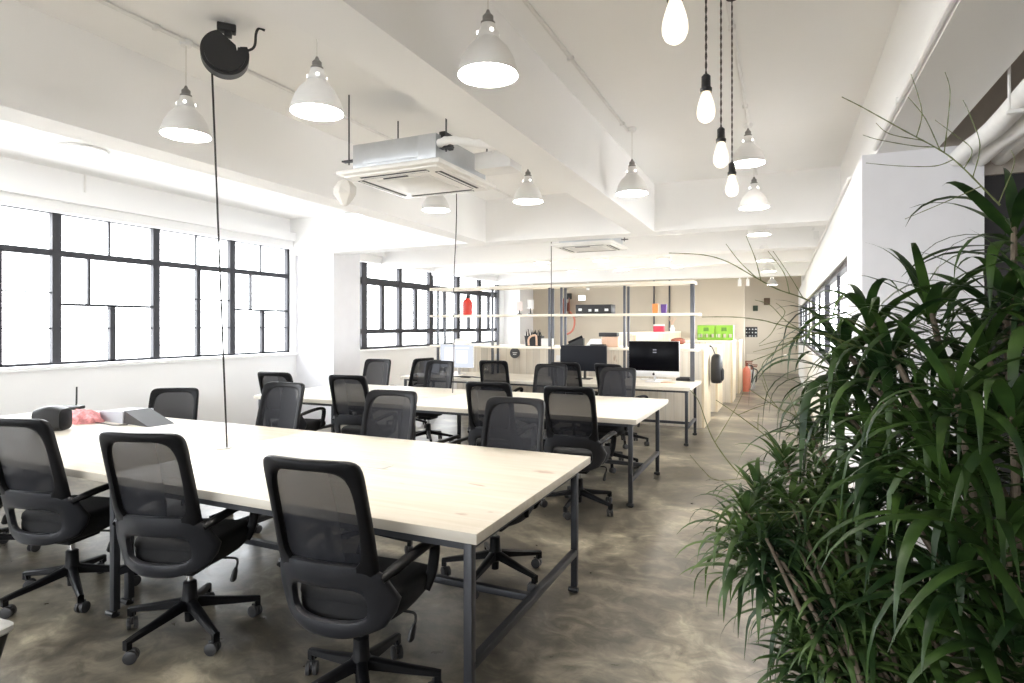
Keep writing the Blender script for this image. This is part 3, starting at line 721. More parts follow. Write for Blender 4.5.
CHAIRS = [
 # x, y, facing (deg, 0 = +Y), base turn, lower seat by, label
 (-1.55, 1.96, 5, 26, 0, 'black mesh chair, its back to us, at the right end of the front table'),
 (-2.655, 2.04, 16, -90, 0, 'black mesh chair, its back to us, second from the right at the front table'),
 (-3.62, 2.05, 13, -23, 0, 'black mesh chair, its back to us, before the black rounded case, cut off'),
 (-4.72, 2.10, 4, -18, 0, 'black mesh chair beyond the left edge, only part of its base showing'),
 (-1.56, 3.22, 181, -90, .0, 'black mesh chair facing us across the front table, closest to its far right corner'),
 (-2.53, 3.26, 184, 10, 0, 'black mesh chair facing us across the front table, second from the right'),
 (-3.70, 3.40, 183, 30, 0, 'black mesh chair facing us across the front table, third from the right'),
 (-4.85, 3.44, 212, 0, .10, 'low set black mesh chair facing us behind the grey file on the front table'),
 (-1.52, 4.72, 3, -20, 0, 'black mesh chair, its back to us, at the right end of the middle table'),
 (-2.26, 4.80, 4, 0, 0, 'black mesh chair, its back to us, second from the right at the middle table'),
 (-3.80, 4.87, 6, 40, 0, 'black mesh chair, its back to us, third from the right at the middle table'),
 (-4.72, 4.87, 5, 12, 0, 'black mesh chair, its back to us, at the window end of the middle table'),
 (-5.14, 6.60, 186, 0, 0, 'bluish mesh chair facing us at the middle table, close to the white column'),
 (-4.14, 6.58, 182, 20, 0, 'mesh chair facing us across the middle table, before the lit monitor'),
 (-2.55, 6.55, 183, 0, 0, 'mesh chair facing us across the middle table, left of the black monitor back'),
 (-1.70, 6.27, 172, 5, 0, 'mesh chair facing us at the right end of the middle table'),
 (-2.52, 7.62, -4, 0, 0, 'black mesh chair, its back to us, at the desk before the black monitor'),
 (-3.60, 7.62, 6, 0, 0, 'black mesh chair, its back to us, at the desk left of the round sign'),
 (-5.06, 7.50, 78, 0, 0, 'black chair turned sideways at the desk beside the open laptop'),
 (-1.84, 7.52, -22, 0, 0, 'black mesh chair at the desk, mostly hidden behind another before the silver computer'),
]
UPPER = ('back_frame', 'back_shell', 'seat', 'seat_pan', 'armrest', 'height_lever')
protos = [chair0] + [copy_tree(chair0) for _ in CHAIRS[1:]]
for o, (x, y, rz, br, dz, lb) in zip(protos, CHAIRS):
    o.location = (x, y, 0); o.rotation_euler = (0, 0, math.radians(rz)); o['label'] = lb
    for c in o.children:
        nm = c.name.split('.')[0]
        if nm == 'base_hub': c.rotation_euler = (0, 0, math.radians(br-rz))
        if dz and nm in UPPER: c.location = (0, 0, -dz)
# corner of a tapered bin poking into the frame
t = thing('waste_bin', 'dark tapered bin with pale rim, only its corner showing at the lower left edge', 'bin', (-2.99, 1.20, 0), .08)
lp = lambda z, h: [(x, y, z) for x, y in superloop(0, 0, h, h, 32, 9)]
m = MB(); m.loft([lp(0, .12), lp(.27, .175)]); m.build('body', 'black', t, smooth=30)
m = MB(); m.loft([lp(.27, .180), lp(.278, .185), lp(.296, .185), lp(.30, .178)]); m.build('lid', mat('pale_lid', (.55, .55, .53), .4), t, smooth=30)

# ------------------------------------------------------------------ things on the front table
p = at_z(40, 432, .73)
t = thing('speaker_case', 'black rounded case standing on the front table beside crumpled pink cloth', 'case', (p.x, p.y+.08, .73), .55)
m = MB(); m.loft([[(-.09+.18*k/10, y, z) for y, z in superloop(0, .080+.012*math.sin(k/10*PI), .085, .078+.012*math.sin(k/10*PI), 28, 4)] for k in range(11)]); m.build('body', 'black', t)
m = MB(); m.loft([[(.09+.006*k, y, z) for y, z in superloop(0, .080, .08-.01*k, .072-.01*k, 28, 4)] for k in range(2)]); m.build('end_cap', 'plastic', t)
p = at_z(82, 423, .73); m = MB(); rr = random.Random(5); loops = []
for z, r in [(0, .13), (.03, .13), (.06, .10), (.085, .05), (.09, .01)]:
    loops.append([((r*1.2)*math.cos(2*PI*k/18)*(1+rr.uniform(-.25, .25)), r*.9*math.sin(2*PI*k/18)*(1+rr.uniform(-.25, .25)), max(0, z+(rr.uniform(-.018, .018) if z else 0))) for k in range(18)])
m.loft(loops); tag(m.build('crumpled_cloth', 'pink', loc=(p.x-.05, p.y+.04, .731), smooth=25), 'crumpled pink cloth lying on the front table beside the black case', 'cloth')
p = at_z(71.5, 409, .73)
t = thing('router', 'small black router with one upright antenna on the front table', 'router', (p.x, p.y, .73), .3)
MB().box((-.09, -.06, 0), (.09, .06, .03), .008).build('body', 'black', t)
MB().tube([(.0, .05, .02), (.0, .055, .05), (0, .058, .20)], [.007, .008, .007], 8).build('antenna', 'black', t)
p = at_z(116, 422, .73)
t = thing('box_file', 'grey white wedge shaped box file with black end lying on the front table', 'file', (p.x, p.y+.12, .73), -.1)
m = MB(); m.prism([(-.2, 0), (.15, 0), (.15, .095), (-.2, .075)], -.14, .1); m.build('cover', mat('pale_grey_card', (.42, .43, .47), .6), t, smooth=0)
m = MB(); m.prism([(.152, 0), (.50, 0), (.155, .10)], -.13, .07); m.build('end_flap', 'black', t, smooth=0)
p = at_z(92, 419, .73)
m = MB(); m.tube(smoothpts([(p.x+.1*math.cos(k*1.1)*(1-.05*k), p.y+.08*math.sin(k*1.1), .736+.02*abs(math.sin(k*.8))) for k in range(12)], 4), .004, 6)
tag(m.build('coiled_wire', 'tealwire'), 'thin teal wire coiled on the front table beside the box file', 'wire')
m = MB(); m.tube(smoothpts([(p.x-.05, p.y-.1, .735), (p.x+.1, p.y-.16, .735), (p.x+.3, p.y-.12, .735), (p.x+.5, p.y-.14, .735), (p.x+.58, p.y-.08, .735)], 5), .004, 6)
tag(m.build('lead', 'cable'), 'thin black lead lying in front of the box file on the front table', 'cable')

# ------------------------------------------------------------------ shelf over the desk
SX0, SX1, SY = -5.34, -1.10, 8.68
t = thing('open_shelf', 'tall open shelf of pale boards on paired grey posts along the back of the desk', 'shelf', (0, 0, 0))
MB().box((SX0, SY-.15, 2.085), (SX1, SY+.19, 2.13), .003).build('shelf_board', 'pineboard', t)
MB().box((SX0, SY-.15, 1.645), (SX1+.06, SY+.19, 1.68), .003).build('shelf_board', 'pineboard', t)
MB().box((SX0, SY-.15, 1.150), (-1.88, SY+.19, 1.185), .003).build('shelf_board', 'pineboard', t)
MB().box((-1.24, SY-.15, 1.150), (-1.06, SY+.19, 1.185), .003).build('shelf_board', 'pineboard', t)
for u in (438, 445, 492.5, 498, 549.5, 553, 561.5, 565.5, 624.5, 628.5, 692.5):
    q = at_y(u, 340, SY + (.12 if u in (445, 498, 553, 565.5, 628.5) else -.06))
    big = u > 690; w_ = .028 if big else .017
    MB().box((q.x-w_, q.y-w_, .731), (q.x+w_, q.y+w_, 2.085), .003).build('post', 'postgrey', t)
ZS1, ZS2 = 1.186, 1.681
def on_shelf(u, z, dy=0.): return Vector((at_y(u, 326, SY+dy).x, SY+dy, z))
# red canister
q = on_shelf(467.5, ZS2); t = thing('red_canister', 'red round shouldered canister with black cap on the shelf before the window', 'canister', q)
MB().lathe([(0, 0), (.078, 0), (.082, .01), (.082, .20), (.07, .24), (.035, .265), (.03, .275), (0, .275)], 24).build('body', 'red', t)
MB().lathe([(0, .275), (.028, .275), (.028, .30), (.012, .315), (0, .315)], 16).build('cap', 'black', t)
# card holders
for u, hc, lb in [(519.5, .14, 'small pinkish card on a black stem, left one on the middle shelf board'), (530.5, .20, 'white card on a black stem, taller one on the middle shelf board')]:
    q = on_shelf(u, ZS2); t = thing('card_holder', lb, 'card holder', q, .25, 'card holders on the shelf')
    m = MB(); m.lathe([(0, 0), (.04, 0), (.04, .012), (.01, .02), (.008, hc*.5), (0, hc*.5)], 16); m.build('stand', 'black', t)
    MB().box((-.05, -.006, hc*.4), (.05, .006, hc*.4+.15), .002).build('card', mat('card_face', (.78, .68, .66) if hc < .15 else (.80, .80, .80), .5), t)
# black equipment box
q = on_shelf(595.5, ZS2, -.02); t = thing('equipment_box', 'long black equipment box with pale markings on the middle shelf board', 'equipment', q)
MB().box((-.27, -.12, 0), (.27, .12, .135), .004).build('case', 'black', t)
for x, w_, z in [(-.20, .05, .06), (-.05, .045, .05), (.05, .05, .05), (.20, .055, .055)]:
    MB().box((x-w_/2, -.124, z-.018), (x+w_/2, -.119, z+.018), .001).build('marking', 'white', t)
# orange and purple cups
for u, mt, lb, h in [(655.5, 'orange', 'orange square cup on the middle shelf board beside a purple one', .135), (664, 'purple', 'purple square cup on the middle shelf board beside an orange one', .125)]:
    q = on_shelf(u, ZS2, -.05); m = MB()
    m.loft([[(x, y, 0) for x, y in superloop(0, 0, .036, .036, 24, 6)], [(x, y, h) for x, y in superloop(0, 0, .043, .043, 24, 6)], [(x, y, h) for x, y in superloop(0, 0, .038, .038, 24, 6)], [(x, y, .01) for x, y in superloop(0, 0, .033, .033, 24, 6)]])
    tag(m.build('cup', mt, loc=q), lb, 'cup', 'bright cups on the shelf')
# bottom board: dark basket with sprigs, tan arch, boxes, phone, papers
q = on_shelf(534.5, ZS1, .06); t = thing('desk_basket', 'black basket with spiky dark sprigs on the low shelf board', 'basket', q)
m = MB(); m.loft([[(x, y, 0) for x, y in superloop(0, 0, .13, .09, 24, 6)], [(x, y, .16) for x, y in superloop(0, 0, .145, .10, 24, 6)], [(x, y, .16) for x, y in superloop(0, 0, .135, .09, 24, 6)], [(x, y, .02) for x, y in superloop(0, 0, .12, .08, 24, 6)]]); m.build('body', 'black', t)
m = MB(); rr = random.Random(8)
for k in range(26):
    x, y = rr.uniform(-.11, .11), rr.uniform(-.06, .06); m.tube([(x, y, .05), (x*1.1+rr.uniform(-.02, .02), y, .17), (x*1.2+rr.uniform(-.03, .03), y, .22+rr.uniform(0, .05))], [.006, .009, .002], 5)
m.build('sprigs', mat('dark_sprig', (.02, .025, .03), .7), t)
q = on_shelf(533, ZS1, -.09); m = MB(); m.tube(smoothpts([(-.07, 0, .012), (-.075, 0, .10), (-.04, 0, .15), (.03, 0, .17), (.055, 0, .14), (.06, 0, .012)], 5), .016, 10)
tag(m.build('wooden_arch', 'tan', loc=q), 'small tan wooden arch ornament in front of the black basket', 'ornament')
q = on_shelf(547.5, ZS1, .03); m = MB(); m.box((-.085, -.06, 0), (.085, .06, .12), .006); tag(m.build('carton', 'white', loc=q), 'plain white carton on the low shelf board between the post pairs', 'box')
q = on_shelf(575.5, ZS1, 0); t = thing('desk_phone', 'black desk phone tilted on the low shelf board beside white papers', 'phone', q, .2)
m = MB(); m.prism([(-.13, 0), (.13, 0), (.13, .13), (.08, .13), (-.13, .03)], -.09, .09); m.build('base', 'black', t, smooth=0)
m = MB(); m.tube([(-.10, -.05, .06), (.02, -.05, .115), (.11, -.05, .155)], .022, 10); m.build('handset', 'plastic', t)
MB().box((-.1, .02, .062), (0, .08, .064), 0, Matrix.Rotation(-.3, 4, 'Y')).build('keypad', 'plate', t)
q = on_shelf(594.5, ZS1, .06); m = MB(); m.loft([[(x, y, z) for x, y in superloop(.01*i, 0, .13-.012*i, .10, 20, 8)] for i, z in enumerate((0, .03, .06, .09, .12))]); tag(m.build('paper_stack', 'white', loc=q, smooth=0), 'leaning stack of white paper beside the black desk phone', 'paper')
q = on_shelf(598, ZS1, -.10); m = MB(); m.box((-.11, -.05, 0), (.11, .05, .045), .008); tag(m.build('stapler_tray', 'black', loc=q), 'low flat black tray on the low shelf board before the papers', 'tray')
q = on_shelf(610.5, ZS1, .08); m = MB(); m.box((-.11, -.07, 0), (.13, .07, .155), .004); tag(m.build('carton', 'tan', loc=q), 'tan carton under the flat black box on the low shelf board', 'box')
m = MB(); m.box((-.14, -.08, 0), (.14, .08, .06), .01); tag(m.build('black_box', 'black', loc=(q.x-.02, q.y, ZS1+.156)), 'flat black box lying on top of the tan carton', 'box')
q = on_shelf(462, ZS1, 0); m = MB(); loops = []
for z, k in [(0, .8), (.03, 1), (.07, .95), (.10, .6), (.11, .2)]: loops.append([(x, y, z) for x, y in superloop(0, 0, .16*k, .1*k, 24, 3)])
m.loft(loops); tag(m.build('cushion_bag', mat('offwhite_cloth', (.80, .78, .74), .8), loc=q), 'soft off white bag lying on the low shelf board by the window', 'bag')

# ------------------------------------------------------------------ desk computers
def monitor(name, u0, u1, v0, v1, Y, label, scr, frame, chin=0., logo=False, cat='monitor', rz=0.):
    a = at_y((u0+u1)/2, v1, Y); w_ = at_y(u1, 326, Y).x - at_y(u0, 326, Y).x
    h = a.z; top = at_y((u0+u1)/2, v0, Y).z; H = top-h
    t = thing(name, label, cat, (a.x, Y, .731), rz); zb = h-.731
    MB().box((-w_/2, -.012, zb), (w_/2, .02, zb+H), .006).build('housing', frame, t)
    MB().box((-w_/2+.003, -.015, zb+chin+.003), (w_/2-.003, -.011, zb+H-.003), .001).build('screen', scr, t)
    m = MB(); m.tube([(0, .03, zb+H*.45), (0, .07, zb+H*.2), (0, .075, .01)], .03, 10, flat=(.5, 1.6)); m.box((-.11, -.05, 0), (.11, .12, .012), .004); m.build('stand', 'alu' if frame != 'black' else 'black', t)
    if chin: MB().box((-w_/2, -.0135, zb), (w_/2, -.0115, zb+chin), .0005).build('chin', 'alu', t)
    if logo:
        m = MB(); m.lathe([(0, 0), (.016, 0), (.016, .002), (0, .002)], 18, mtx=Matrix.Translation((0, -.0134, zb+chin*.45)) @ Euler((PI/2, 0, 0)).to_matrix().to_4x4() @ Matrix.Diagonal((1, 1.1, 1, 1)))
        m.tube([(0, -.0145, zb+chin*.45+.018), (.008, -.0145, zb+chin*.45+.028)], [.002, .004], 6); m.build('emblem', 'black', t)
    return t, zb, H, w_
t, zb, H, w_ = monitor('computer', 628.5, 679, 341, 376.5, 8.30, 'large silver all in one computer with black screen on the right end of the desk', 'screen', 'alu', chin=.075, logo=True, cat='computer')
for x, z in [(.015, .36), (.015, .325)]: MB().box((x-.025, -.0165, zb+z), (x+.025, -.0145, zb+z+.014), 0).build('screen_text', emit('dim_text', (.4, .4, .45), .25), t)
monitor('monitor', 560.5, 606.5, 345.5, 371, 8.35, 'plain black monitor on the desk left of the all in one computer', mat('dark_matt_screen', (.010, .011, .015), .45, spec=.1), 'black')
t, zb, H, w_ = monitor('monitor', 440.5, 473.5, 344.5, 367.5, 8.35, 'monitor with bright bluish screen on the window end of the desk', 'litscreen', 'white')
for a, b, c, d in [(.1, .3, .45, .8), (.5, .2, .85, .75), (.12, .82, .9, .88)]:
    MB().box((-w_/2+.02+(w_-.04)*a, -.0165, zb+H*b), (-w_/2+.02+(w_-.04)*c, -.0148, zb+H*d)).build('screen_image', 'litmark', t)
q = at_y(430, 366, 8.15)
t = thing('laptop', 'open laptop with lit screen on the desk left of the bright monitor', 'laptop', (q.x, 8.15, .731))
MB().box((-.16, -.20, 0), (.16, .03, .016), .004).build('keyboard_deck', 'alu', t)
lm = Matrix.Translation((0, .03, .012)) @ Matrix.Rotation(-.2, 4, 'X')
MB().box((-.16, -.005, 0), (.16, .006, .225), .003, lm).build('lid', 'black', t)
MB().box((-.148, -.0075, .015), (.148, -.0045, .205), 0, lm).build('screen', 'litscreen', t)
q = at_z(656, 380, .731); t = thing('keyboard', 'thin white keyboard on the desk below the all in one computer', 'keyboard', (q.x, q.y, .731))
MB().box((-.21, -.06, 0), (.21, .06, .010), .003).build('body', 'alu', t); m = MB()
for i in range(14):
    for j in range(5): m.box((-.2+i*.0287, -.053+j*.0215, .010), (-.2+i*.0287+.025, -.053+j*.0215+.018, .013))
m.build('keys', 'white', t)
q = at_z(684, 380.5, .731); m = MB(); m.box((-.10, -.08, 0), (.10, .08, .035), .006); m.box((-.08, -.06, .035), (.08, .06, .05), .004)
tag(m.build('docking_box', 'black', loc=(q.x, q.y, .731)), 'low black box on the right corner of the desk', 'box')
q = at_z(668, 383, .731); m = MB(); m.loft([[(x, y, z) for x, y in superloop(0, 0, .10*k, .035*k, 20, 3)] for z, k in ((0, 1), (.012, 1), (.02, .6))])
tag(m.build('wrist_rest', 'tan', loc=(q.x, q.y, .731)), 'small tan rest lying before the keyboard', 'rest')
q = at_z(463, 377.5, .731); m = MB(); m.tube(smoothpts([(-.25, -.1, .006), (-.1, .02, .006), (.05, -.05, .02), (.18, .05, .006), (.3, -.02, .006)], 5), .008, 6)
m.box((-.02, -.05, 0), (.14, .02, .02), .006); tag(m.build('headset', 'black', loc=(q.x, q.y, .734)), 'dark tangled headset lying below the bright monitor', 'headset')
q = at_z(487, 373, .731); m = MB(); m.lathe([(0, 0), (.03, 0), (.036, .11), (.032, .11), (.027, .008), (0, .008)], 20)
tag(m.build('drinking_glass', see_through('glass_clear', (1, 1, 1), .8, gloss=.05), loc=(q.x, q.y, .731)), 'clear drinking glass on the desk right of the bright monitor', 'glass')

# ------------------------------------------------------------------ timber counters behind the desk
def counter(x0, x1, y0, y1, h, label, m_face='plank', group='timber counters'):
    t = thing('timber_counter', label, 'counter', (x0, y0, 0), 0, group); W, D = x1-x0, y1-y0
    MB().box((0, 0, 0), (W-.04, D, h-.035)).build('front_panel', m_face, t, smooth=0)
    MB().box((W-.038, -.01, 0), (W, D+.01, h-.035), .002).build('end_panel', 'plywood', t, smooth=0)
    MB().box((-.0, -.02, h-.034), (W+.005, D+.02, h), .003).build('countertop', 'pineboard', t, smooth=0)
    return t
counter(-5.2, -1.04, 9.20, 10.02, 1.165, 'long timber counter of upright planks straight behind the desk and shelf')
counter(-2.0, -1.02, 11.0, 11.9, 1.16, 'timber counter end panel just beyond the hanging black bag')
counter(-2.1, -.88, 12.45, 13.3, 1.215, 'timber counter carrying the lime green crates')
counter(-2.2, -.86, 14.2, 15.2, 1.19, 'farthest timber counter before the beige partition wall')
counter(-3.0, -2.35, 10.6, 15.7, 1.37, 'tall timber cabinet row running away behind the all in one computer')
# round dark sign on planks
q = at_y(515, 353, 9.19); t = thing('round_sign', 'round dark grey sign on the pale planks behind the desk', 'sign', (q.x, 9.178, q.z))
MB().lathe([(0, 0), (.088, 0), (.088, .012), (0, .012)], 32, mtx=Euler((PI/2, 0, 0)).to_matrix().to_4x4() @ Matrix.Translation((0, 0, -.012))).build('disc', 'darkgrey', t)
m = MB()
for x, w_, z in [(-.012, .05, .004), (.03, .03, .006), (.0, .06, -.024)]: m.box((x-w_/2, -.004, z-.006), (x+w_/2, -.0, z+.006))
m.build('lettering', 'white', t)
for x in (-1.7, -3.3, -4.4): 
    m = MB(); m.box((-.045, -.012, -.045), (.045, 0, .045), .003); tag(m.build('wall_socket', 'white', loc=(x, 9.188, .98)), {-1.7: 'small white socket on the planks right of the black monitor', -3.3: 'small white socket on the planks right of the round sign', -4.4: 'small white socket on the planks behind the bright monitor'}[x], 'socket', 'sockets on the plank counter')
# hanging bag
t = thing('hanging_bag', 'black backpack hanging by its strap on the end of the timber counter', 'bag', (-.93, 9.86, .62))
m = MB(); m.loft([[(x, y, z) for x, y in superloop(0, 0, .085*k, .15*k, 24, 3.5)] for z, k in ((-.01, .6), (0, .88), (.05, 1), (.30, .98), (.40, .86), (.435, .6), (.445, .3))]); m.build('body', 'black', t, smooth=60)
m = MB(); m.tube(smoothpts([(-.02, 0, .42), (-.05, .01, .50), (-.08, .0, .56), (-.10, -.02, .562)], 5), .014, 8, flat=(.5, 1.5)); m.build('strap', 'fabric', t)
m = MB(); m.loft([[(x, y, z) for x, y in superloop(.075, 0, .03*k, .11*k, 20, 3.5)] for z, k in ((.03, .6), (.05, 1), (.19, 1), (.22, .6))]); m.build('pocket', 'fabric', t, smooth=60)
# green crates
def crate(x, y, label, w_=.325):
    t = thing('green_crate', label, 'crate', (x, y, 1.216), 0, 'lime green crates on the counter'); m = MB(); h = .30; d = .17
    for (a, b, c, e) in [(-w_/2, -d, w_/2, -d+.012), (-w_/2, d-.012, w_/2, d)]:
        m.box((a, b, h*.42), (c, e, h)); m.box((a, b, 0), (c, e, .05))
        for k in range(4): xx = a+(c-a)*k/3; m.box((max(a, xx-.015), b, .05), (min(c, xx+.015), e, h*.42))
    for sx in (-1, 1): m.box((sx*w_/2-.006, -d, 0), (sx*w_/2+.006, d, h))
    m.box((-w_/2, -d, 0), (w_/2, d, .012)); m.build('body', 'green', t, smooth=0)
    MB().box((-.05, -d-.004, h*.6), (.05, -d+.001, h*.85), .002).build('label_holder', mat('dark_green', (.08, .20, .02), .5), t)
crate(-1.39, 12.75, 'lime green crate, left one on the timber counter'); crate(-1.05, 12.75, 'lime green crate, right one on the timber counter')
# red box, cup and sprig on tall cabinet
def cab(u, Y, z): return Vector((at_y(u, 326, Y).x, Y, z))
q = cab(672, 13.6, 1.371); q.x = -2.50
t = thing('red_box', 'crimson and white box on the tall timber cabinet row', 'box', q)
MB().box((-.12, -.08, 0), (.10, .08, .13), .004).build('carton', 'crimson', t); MB().box((-.12, -.083, .13), (.10, .083, .165), .004).build('lid', 'white', t)
q = q + Vector((.10, 1.2, 0)); t = thing('small_vase', 'small pale vase with dry sprigs at the end of the tall cabinet row', 'vase', (-2.45, 15.0, 1.371))
MB().lathe([(0, 0), (.05, 0), (.06, .06), (.03, .13), (.03, .15), (0, .15)], 18).build('body', 'white', t)
m = MB()
for k in range(7): m.tube([(0, 0, .13), (.05*math.cos(k), .05*math.sin(k), .25), (.10*math.cos(k), .10*math.sin(k), .32+.02*(k % 3))], .005, 5)
m.build('sprigs', 'tan', t)
q = at_y(684, 343, 11.3); m = MB(); m.loft([[(x, y, z) for x, y in superloop(0, 0, .14*k, .10*k, 20, 2.5)] for z, k in ((0, .6), (.04, 1), (.09, .9), (.12, .4))])
tag(m.build('brown_basket', 'brown', loc=(-1.75, 11.35, 1.161)), 'dark brown rounded basket on the counter beyond the desk', 'basket')

# ------------------------------------------------------------------ far wall things
q = at_y(569.5, 326, 15.78); t = thing('hose_reel', 'red brown hose reel with a hanging loop of hose on the beige wall', 'hose reel', (q.x, 15.799, 1.9))
m = MB(); m.lathe([(0, -.09), (.24, -.09), (.25, -.06), (.12, -.055), (.12, .055), (.25, .06), (.24, .09), (0, .09)], 28, mtx=Matrix.Translation((0, -.27, .12)) @ Euler((0, PI/2, .3)).to_matrix().to_4x4()); m.build('drum', 'brown', t)
m = MB(); m.tube(smoothpts([(.06, -.2, .0), (.20, -.2, -.2), (.16, -.2, -.5), (-.02, -.2, -.62), (-.08, -.2, -.5)], 6), .028, 8); m.build('hose', 'coral', t)
MB().box((-.06, -.16, .34), (.06, 0, .50), .01).build('bracket', 'black', t)
q = at_y(582, 298, 15.75); t = thing('lit_sign', 'small lit white sign box high on the beige wall', 'sign', (q.x, 15.79, q.z))
MB().box((-.10, -.06, -.08), (.10, 0, .08), .004).build('housing', 'white', t); MB().box((-.085, -.064, -.065), (.085, -.059, .065)).build('face', 'exitw', t)
for u0, Yq, lb in [(654, 15.78, 'thin dark upright pipe on the beige wall, left of a close pair'), (670, 15.78, 'thin dark upright pipe on the beige wall, right of a close pair')]:
    q = at_y(u0 if u0 < 660 else 669.5, 300, Yq); m = MB(); m.tube([(q.x, Yq, 1.37), (q.x, Yq, ZC)], .02, 8); tag(m.build('wall_pipe', 'darkgrey'), lb, 'pipe', 'thin pipes on the beige wall')
# notice panels on the back wall
def panel(u0, u1, v0, v1, name, label, mt, cat, bits=0):
    a = at_y(u0, v1, YF); b = at_y(u1, v0, YF); t = thing(name, label, cat, ((a.x+b.x)/2, YF-.002, (a.z+b.z)/2)); w_, h = b.x-a.x, b.z-a.z
    MB().box((-w_/2, -.03, -h/2), (w_/2, 0, h/2), .004).build('board', mt, t); m = MB(); rr = random.Random(int(u0))
    if bits:
        for i in range(bits):
            for j in range(3): m.box((-w_/2+w_*(i+.15)/bits, -.035, -h/2+h*(j+.15)/3), (-w_/2+w_*(i+.15+.5*rr.random()+.15)/bits, -.029, -h/2+h*(j+.5)/3))
        m.build('picture', 'plate', t)
    return t
panel(745.5, 757.5, 327, 337, 'photo_board', 'dark board of small pictures on the far wall beyond the corridor', 'black', 'board', 4)
panel(753, 758, 305.5, 311, 'wall_plaque', 'small dark green plaque on the far wall above the picture board', mat('dark_green_plaque', (.03, .05, .03), .5), 'plaque')
panel(764, 770, 298, 305, 'wall_plaque', 'small brown plaque on the far wall near the ceiling lamps', mat('brown_plaque', (.13, .085, .05), .6), 'plaque')
# corridor end: fire extinguishers
def extinguisher(x, y, h, r, body, label):
    t = thing('fire_extinguisher', label, 'extinguisher', (x, y, 0), 0)
    MB().lathe([(0, 0), (r, 0), (r, h*.8), (r*.85, h*.9), (r*.4, h*.97), (r*.3, h), (0, h)], 24).build('cylinder', body, t)
    m = MB(); m.lathe([(0, h), (r*.35, h), (r*.35, h+.06), (0, h+.06)], 14); m.box((-.03, -.02, h+.06), (.12, .02, h+.085), .004); m.box((-.03, -.02, h+.10), (.13, .02, h+.125), .004, Matrix.Translation((0, 0, 0))); m.box((-.03, -.02, h+.06), (-.005, .02, h+.125)); m.build('valve', 'brown', t)
    m = MB(); m.tube(smoothpts([(.03, 0, h+.03), (r+.05, 0, h-.02), (r+.04, 0, h*.6), (r+.02, 0, h*.35)], 5), .014, 8); m.build('hose', 'black', t)
extinguisher(-.74, 14.75, .58, .085, 'coral', 'coral red extinguisher standing at the far end of the timber counters')
extinguisher(-.66, 15.4, .46, .07, 'plate', 'pale grey extinguisher standing just beyond the coral red one')
# emergency light on right wall
q = at_d(818.5, 232, 8.4); t = thing('emergency_light', 'small white twin emergency light high on the right wall', 'lamp', (XR-.001, q.y, q.z-.05))
MB().box((-.07, -.13, -.06), (0, .13, .05), .01).build('housing', 'white', t)
for s in (-1, 1): MB().lathe([(0, 0), (.03, 0), (.05, .05), (.045, .06), (0, .055)], 16, mtx=Matrix.Translation((-.04, s*.08, .05)) @ Euler((0, -.9, 0)).to_matrix().to_4x4()).build('lamp_head', 'white', t)
# small track spotlights under the far beam
for u, lb in [(585, 'small white spotlight over the lit sign'), (739, 'small white spotlight, left one of two at the far beam'), (747, 'small white spotlight, right one of two at the far beam')]:
    q = at_y(u, 276, 14.2); t = thing('spotlight', lb, 'lamp', (q.x, 14.25, 2.6 if u > 600 else 2.6), 0, 'small spotlights on the far beam')
    t.location.y = 14.45
    MB().tube([(0, 0, 0), (0, 0, -.06)], .012, 8).build('stem', 'white', t); MB().lathe([(0, -.05), (.035, -.05), (.04, -.20), (.03, -.20), (0, -.19)], 16).build('head', 'white', t)

# ------------------------------------------------------------------ plants
def leaf(mb, base, az, el, Ln, Wd, droop, rr, seg=9):
    p = Vector(base); h = Vector((math.cos(az), math.sin(az), 0)); side = Vector((-math.sin(az), math.cos(az), 0)); e = el; st = Ln/seg
    tw = rr.uniform(-.5, .5); L_ = []
    bend = rr.uniform(-.05, .05)
    for i in range(seg+1):
        t = i/seg; w_ = Wd*.5*min(1, .42+t*2.6)*(1-max(0, (t-.30)/.70)**1.35) if t < 1 else .0004
        d = h*math.cos(e) + Vector((0, 0, math.sin(e))); nrm = side.cross(d)
        sd = side*math.cos(tw*t) + nrm*math.sin(tw*t)
        up_ = nrm*(w_*.28)
        L_.append((p + sd*w_ - up_*-1*.6, Vector(p), p - sd*w_ + up_*.6)); p = p + d*st; e -= droop*st*(1+1.6*t); h = (h + side*bend).normalized(); side = Vector((-h.y, h.x, 0))
        e = max(e, -1.5)
    vs = [q for r_ in L_ for q in r_]; fs = []
    for i in range(seg):
        for j in range(2): fs.append((i*3+j, i*3+j+1, (i+1)*3+j+1, (i+1)*3+j))
    mb.add(vs, fs)
def crown(p, n, Ln, Wd, rr, stem_len=.12, el_max=1.35, droop=(2.2, 4.4)):
    mb = MB()
    for k in range(n):
        t = k/n; az = k*2.39996 + rr.uniform(-.25, .25); el = el_max - 1.45*(1-t)**.8 * (.9+.2*rr.random()) if True else 0
        b = Vector(p) + Vector((0, 0, -stem_len*(1-t)))
        ln = Ln*(.72+.38*rr.random())*(1-.25*t)
        leaf(mb, b, az, el, ln, Wd*(.8+.35*rr.random()), rr.uniform(*droop), rr)
    return mb
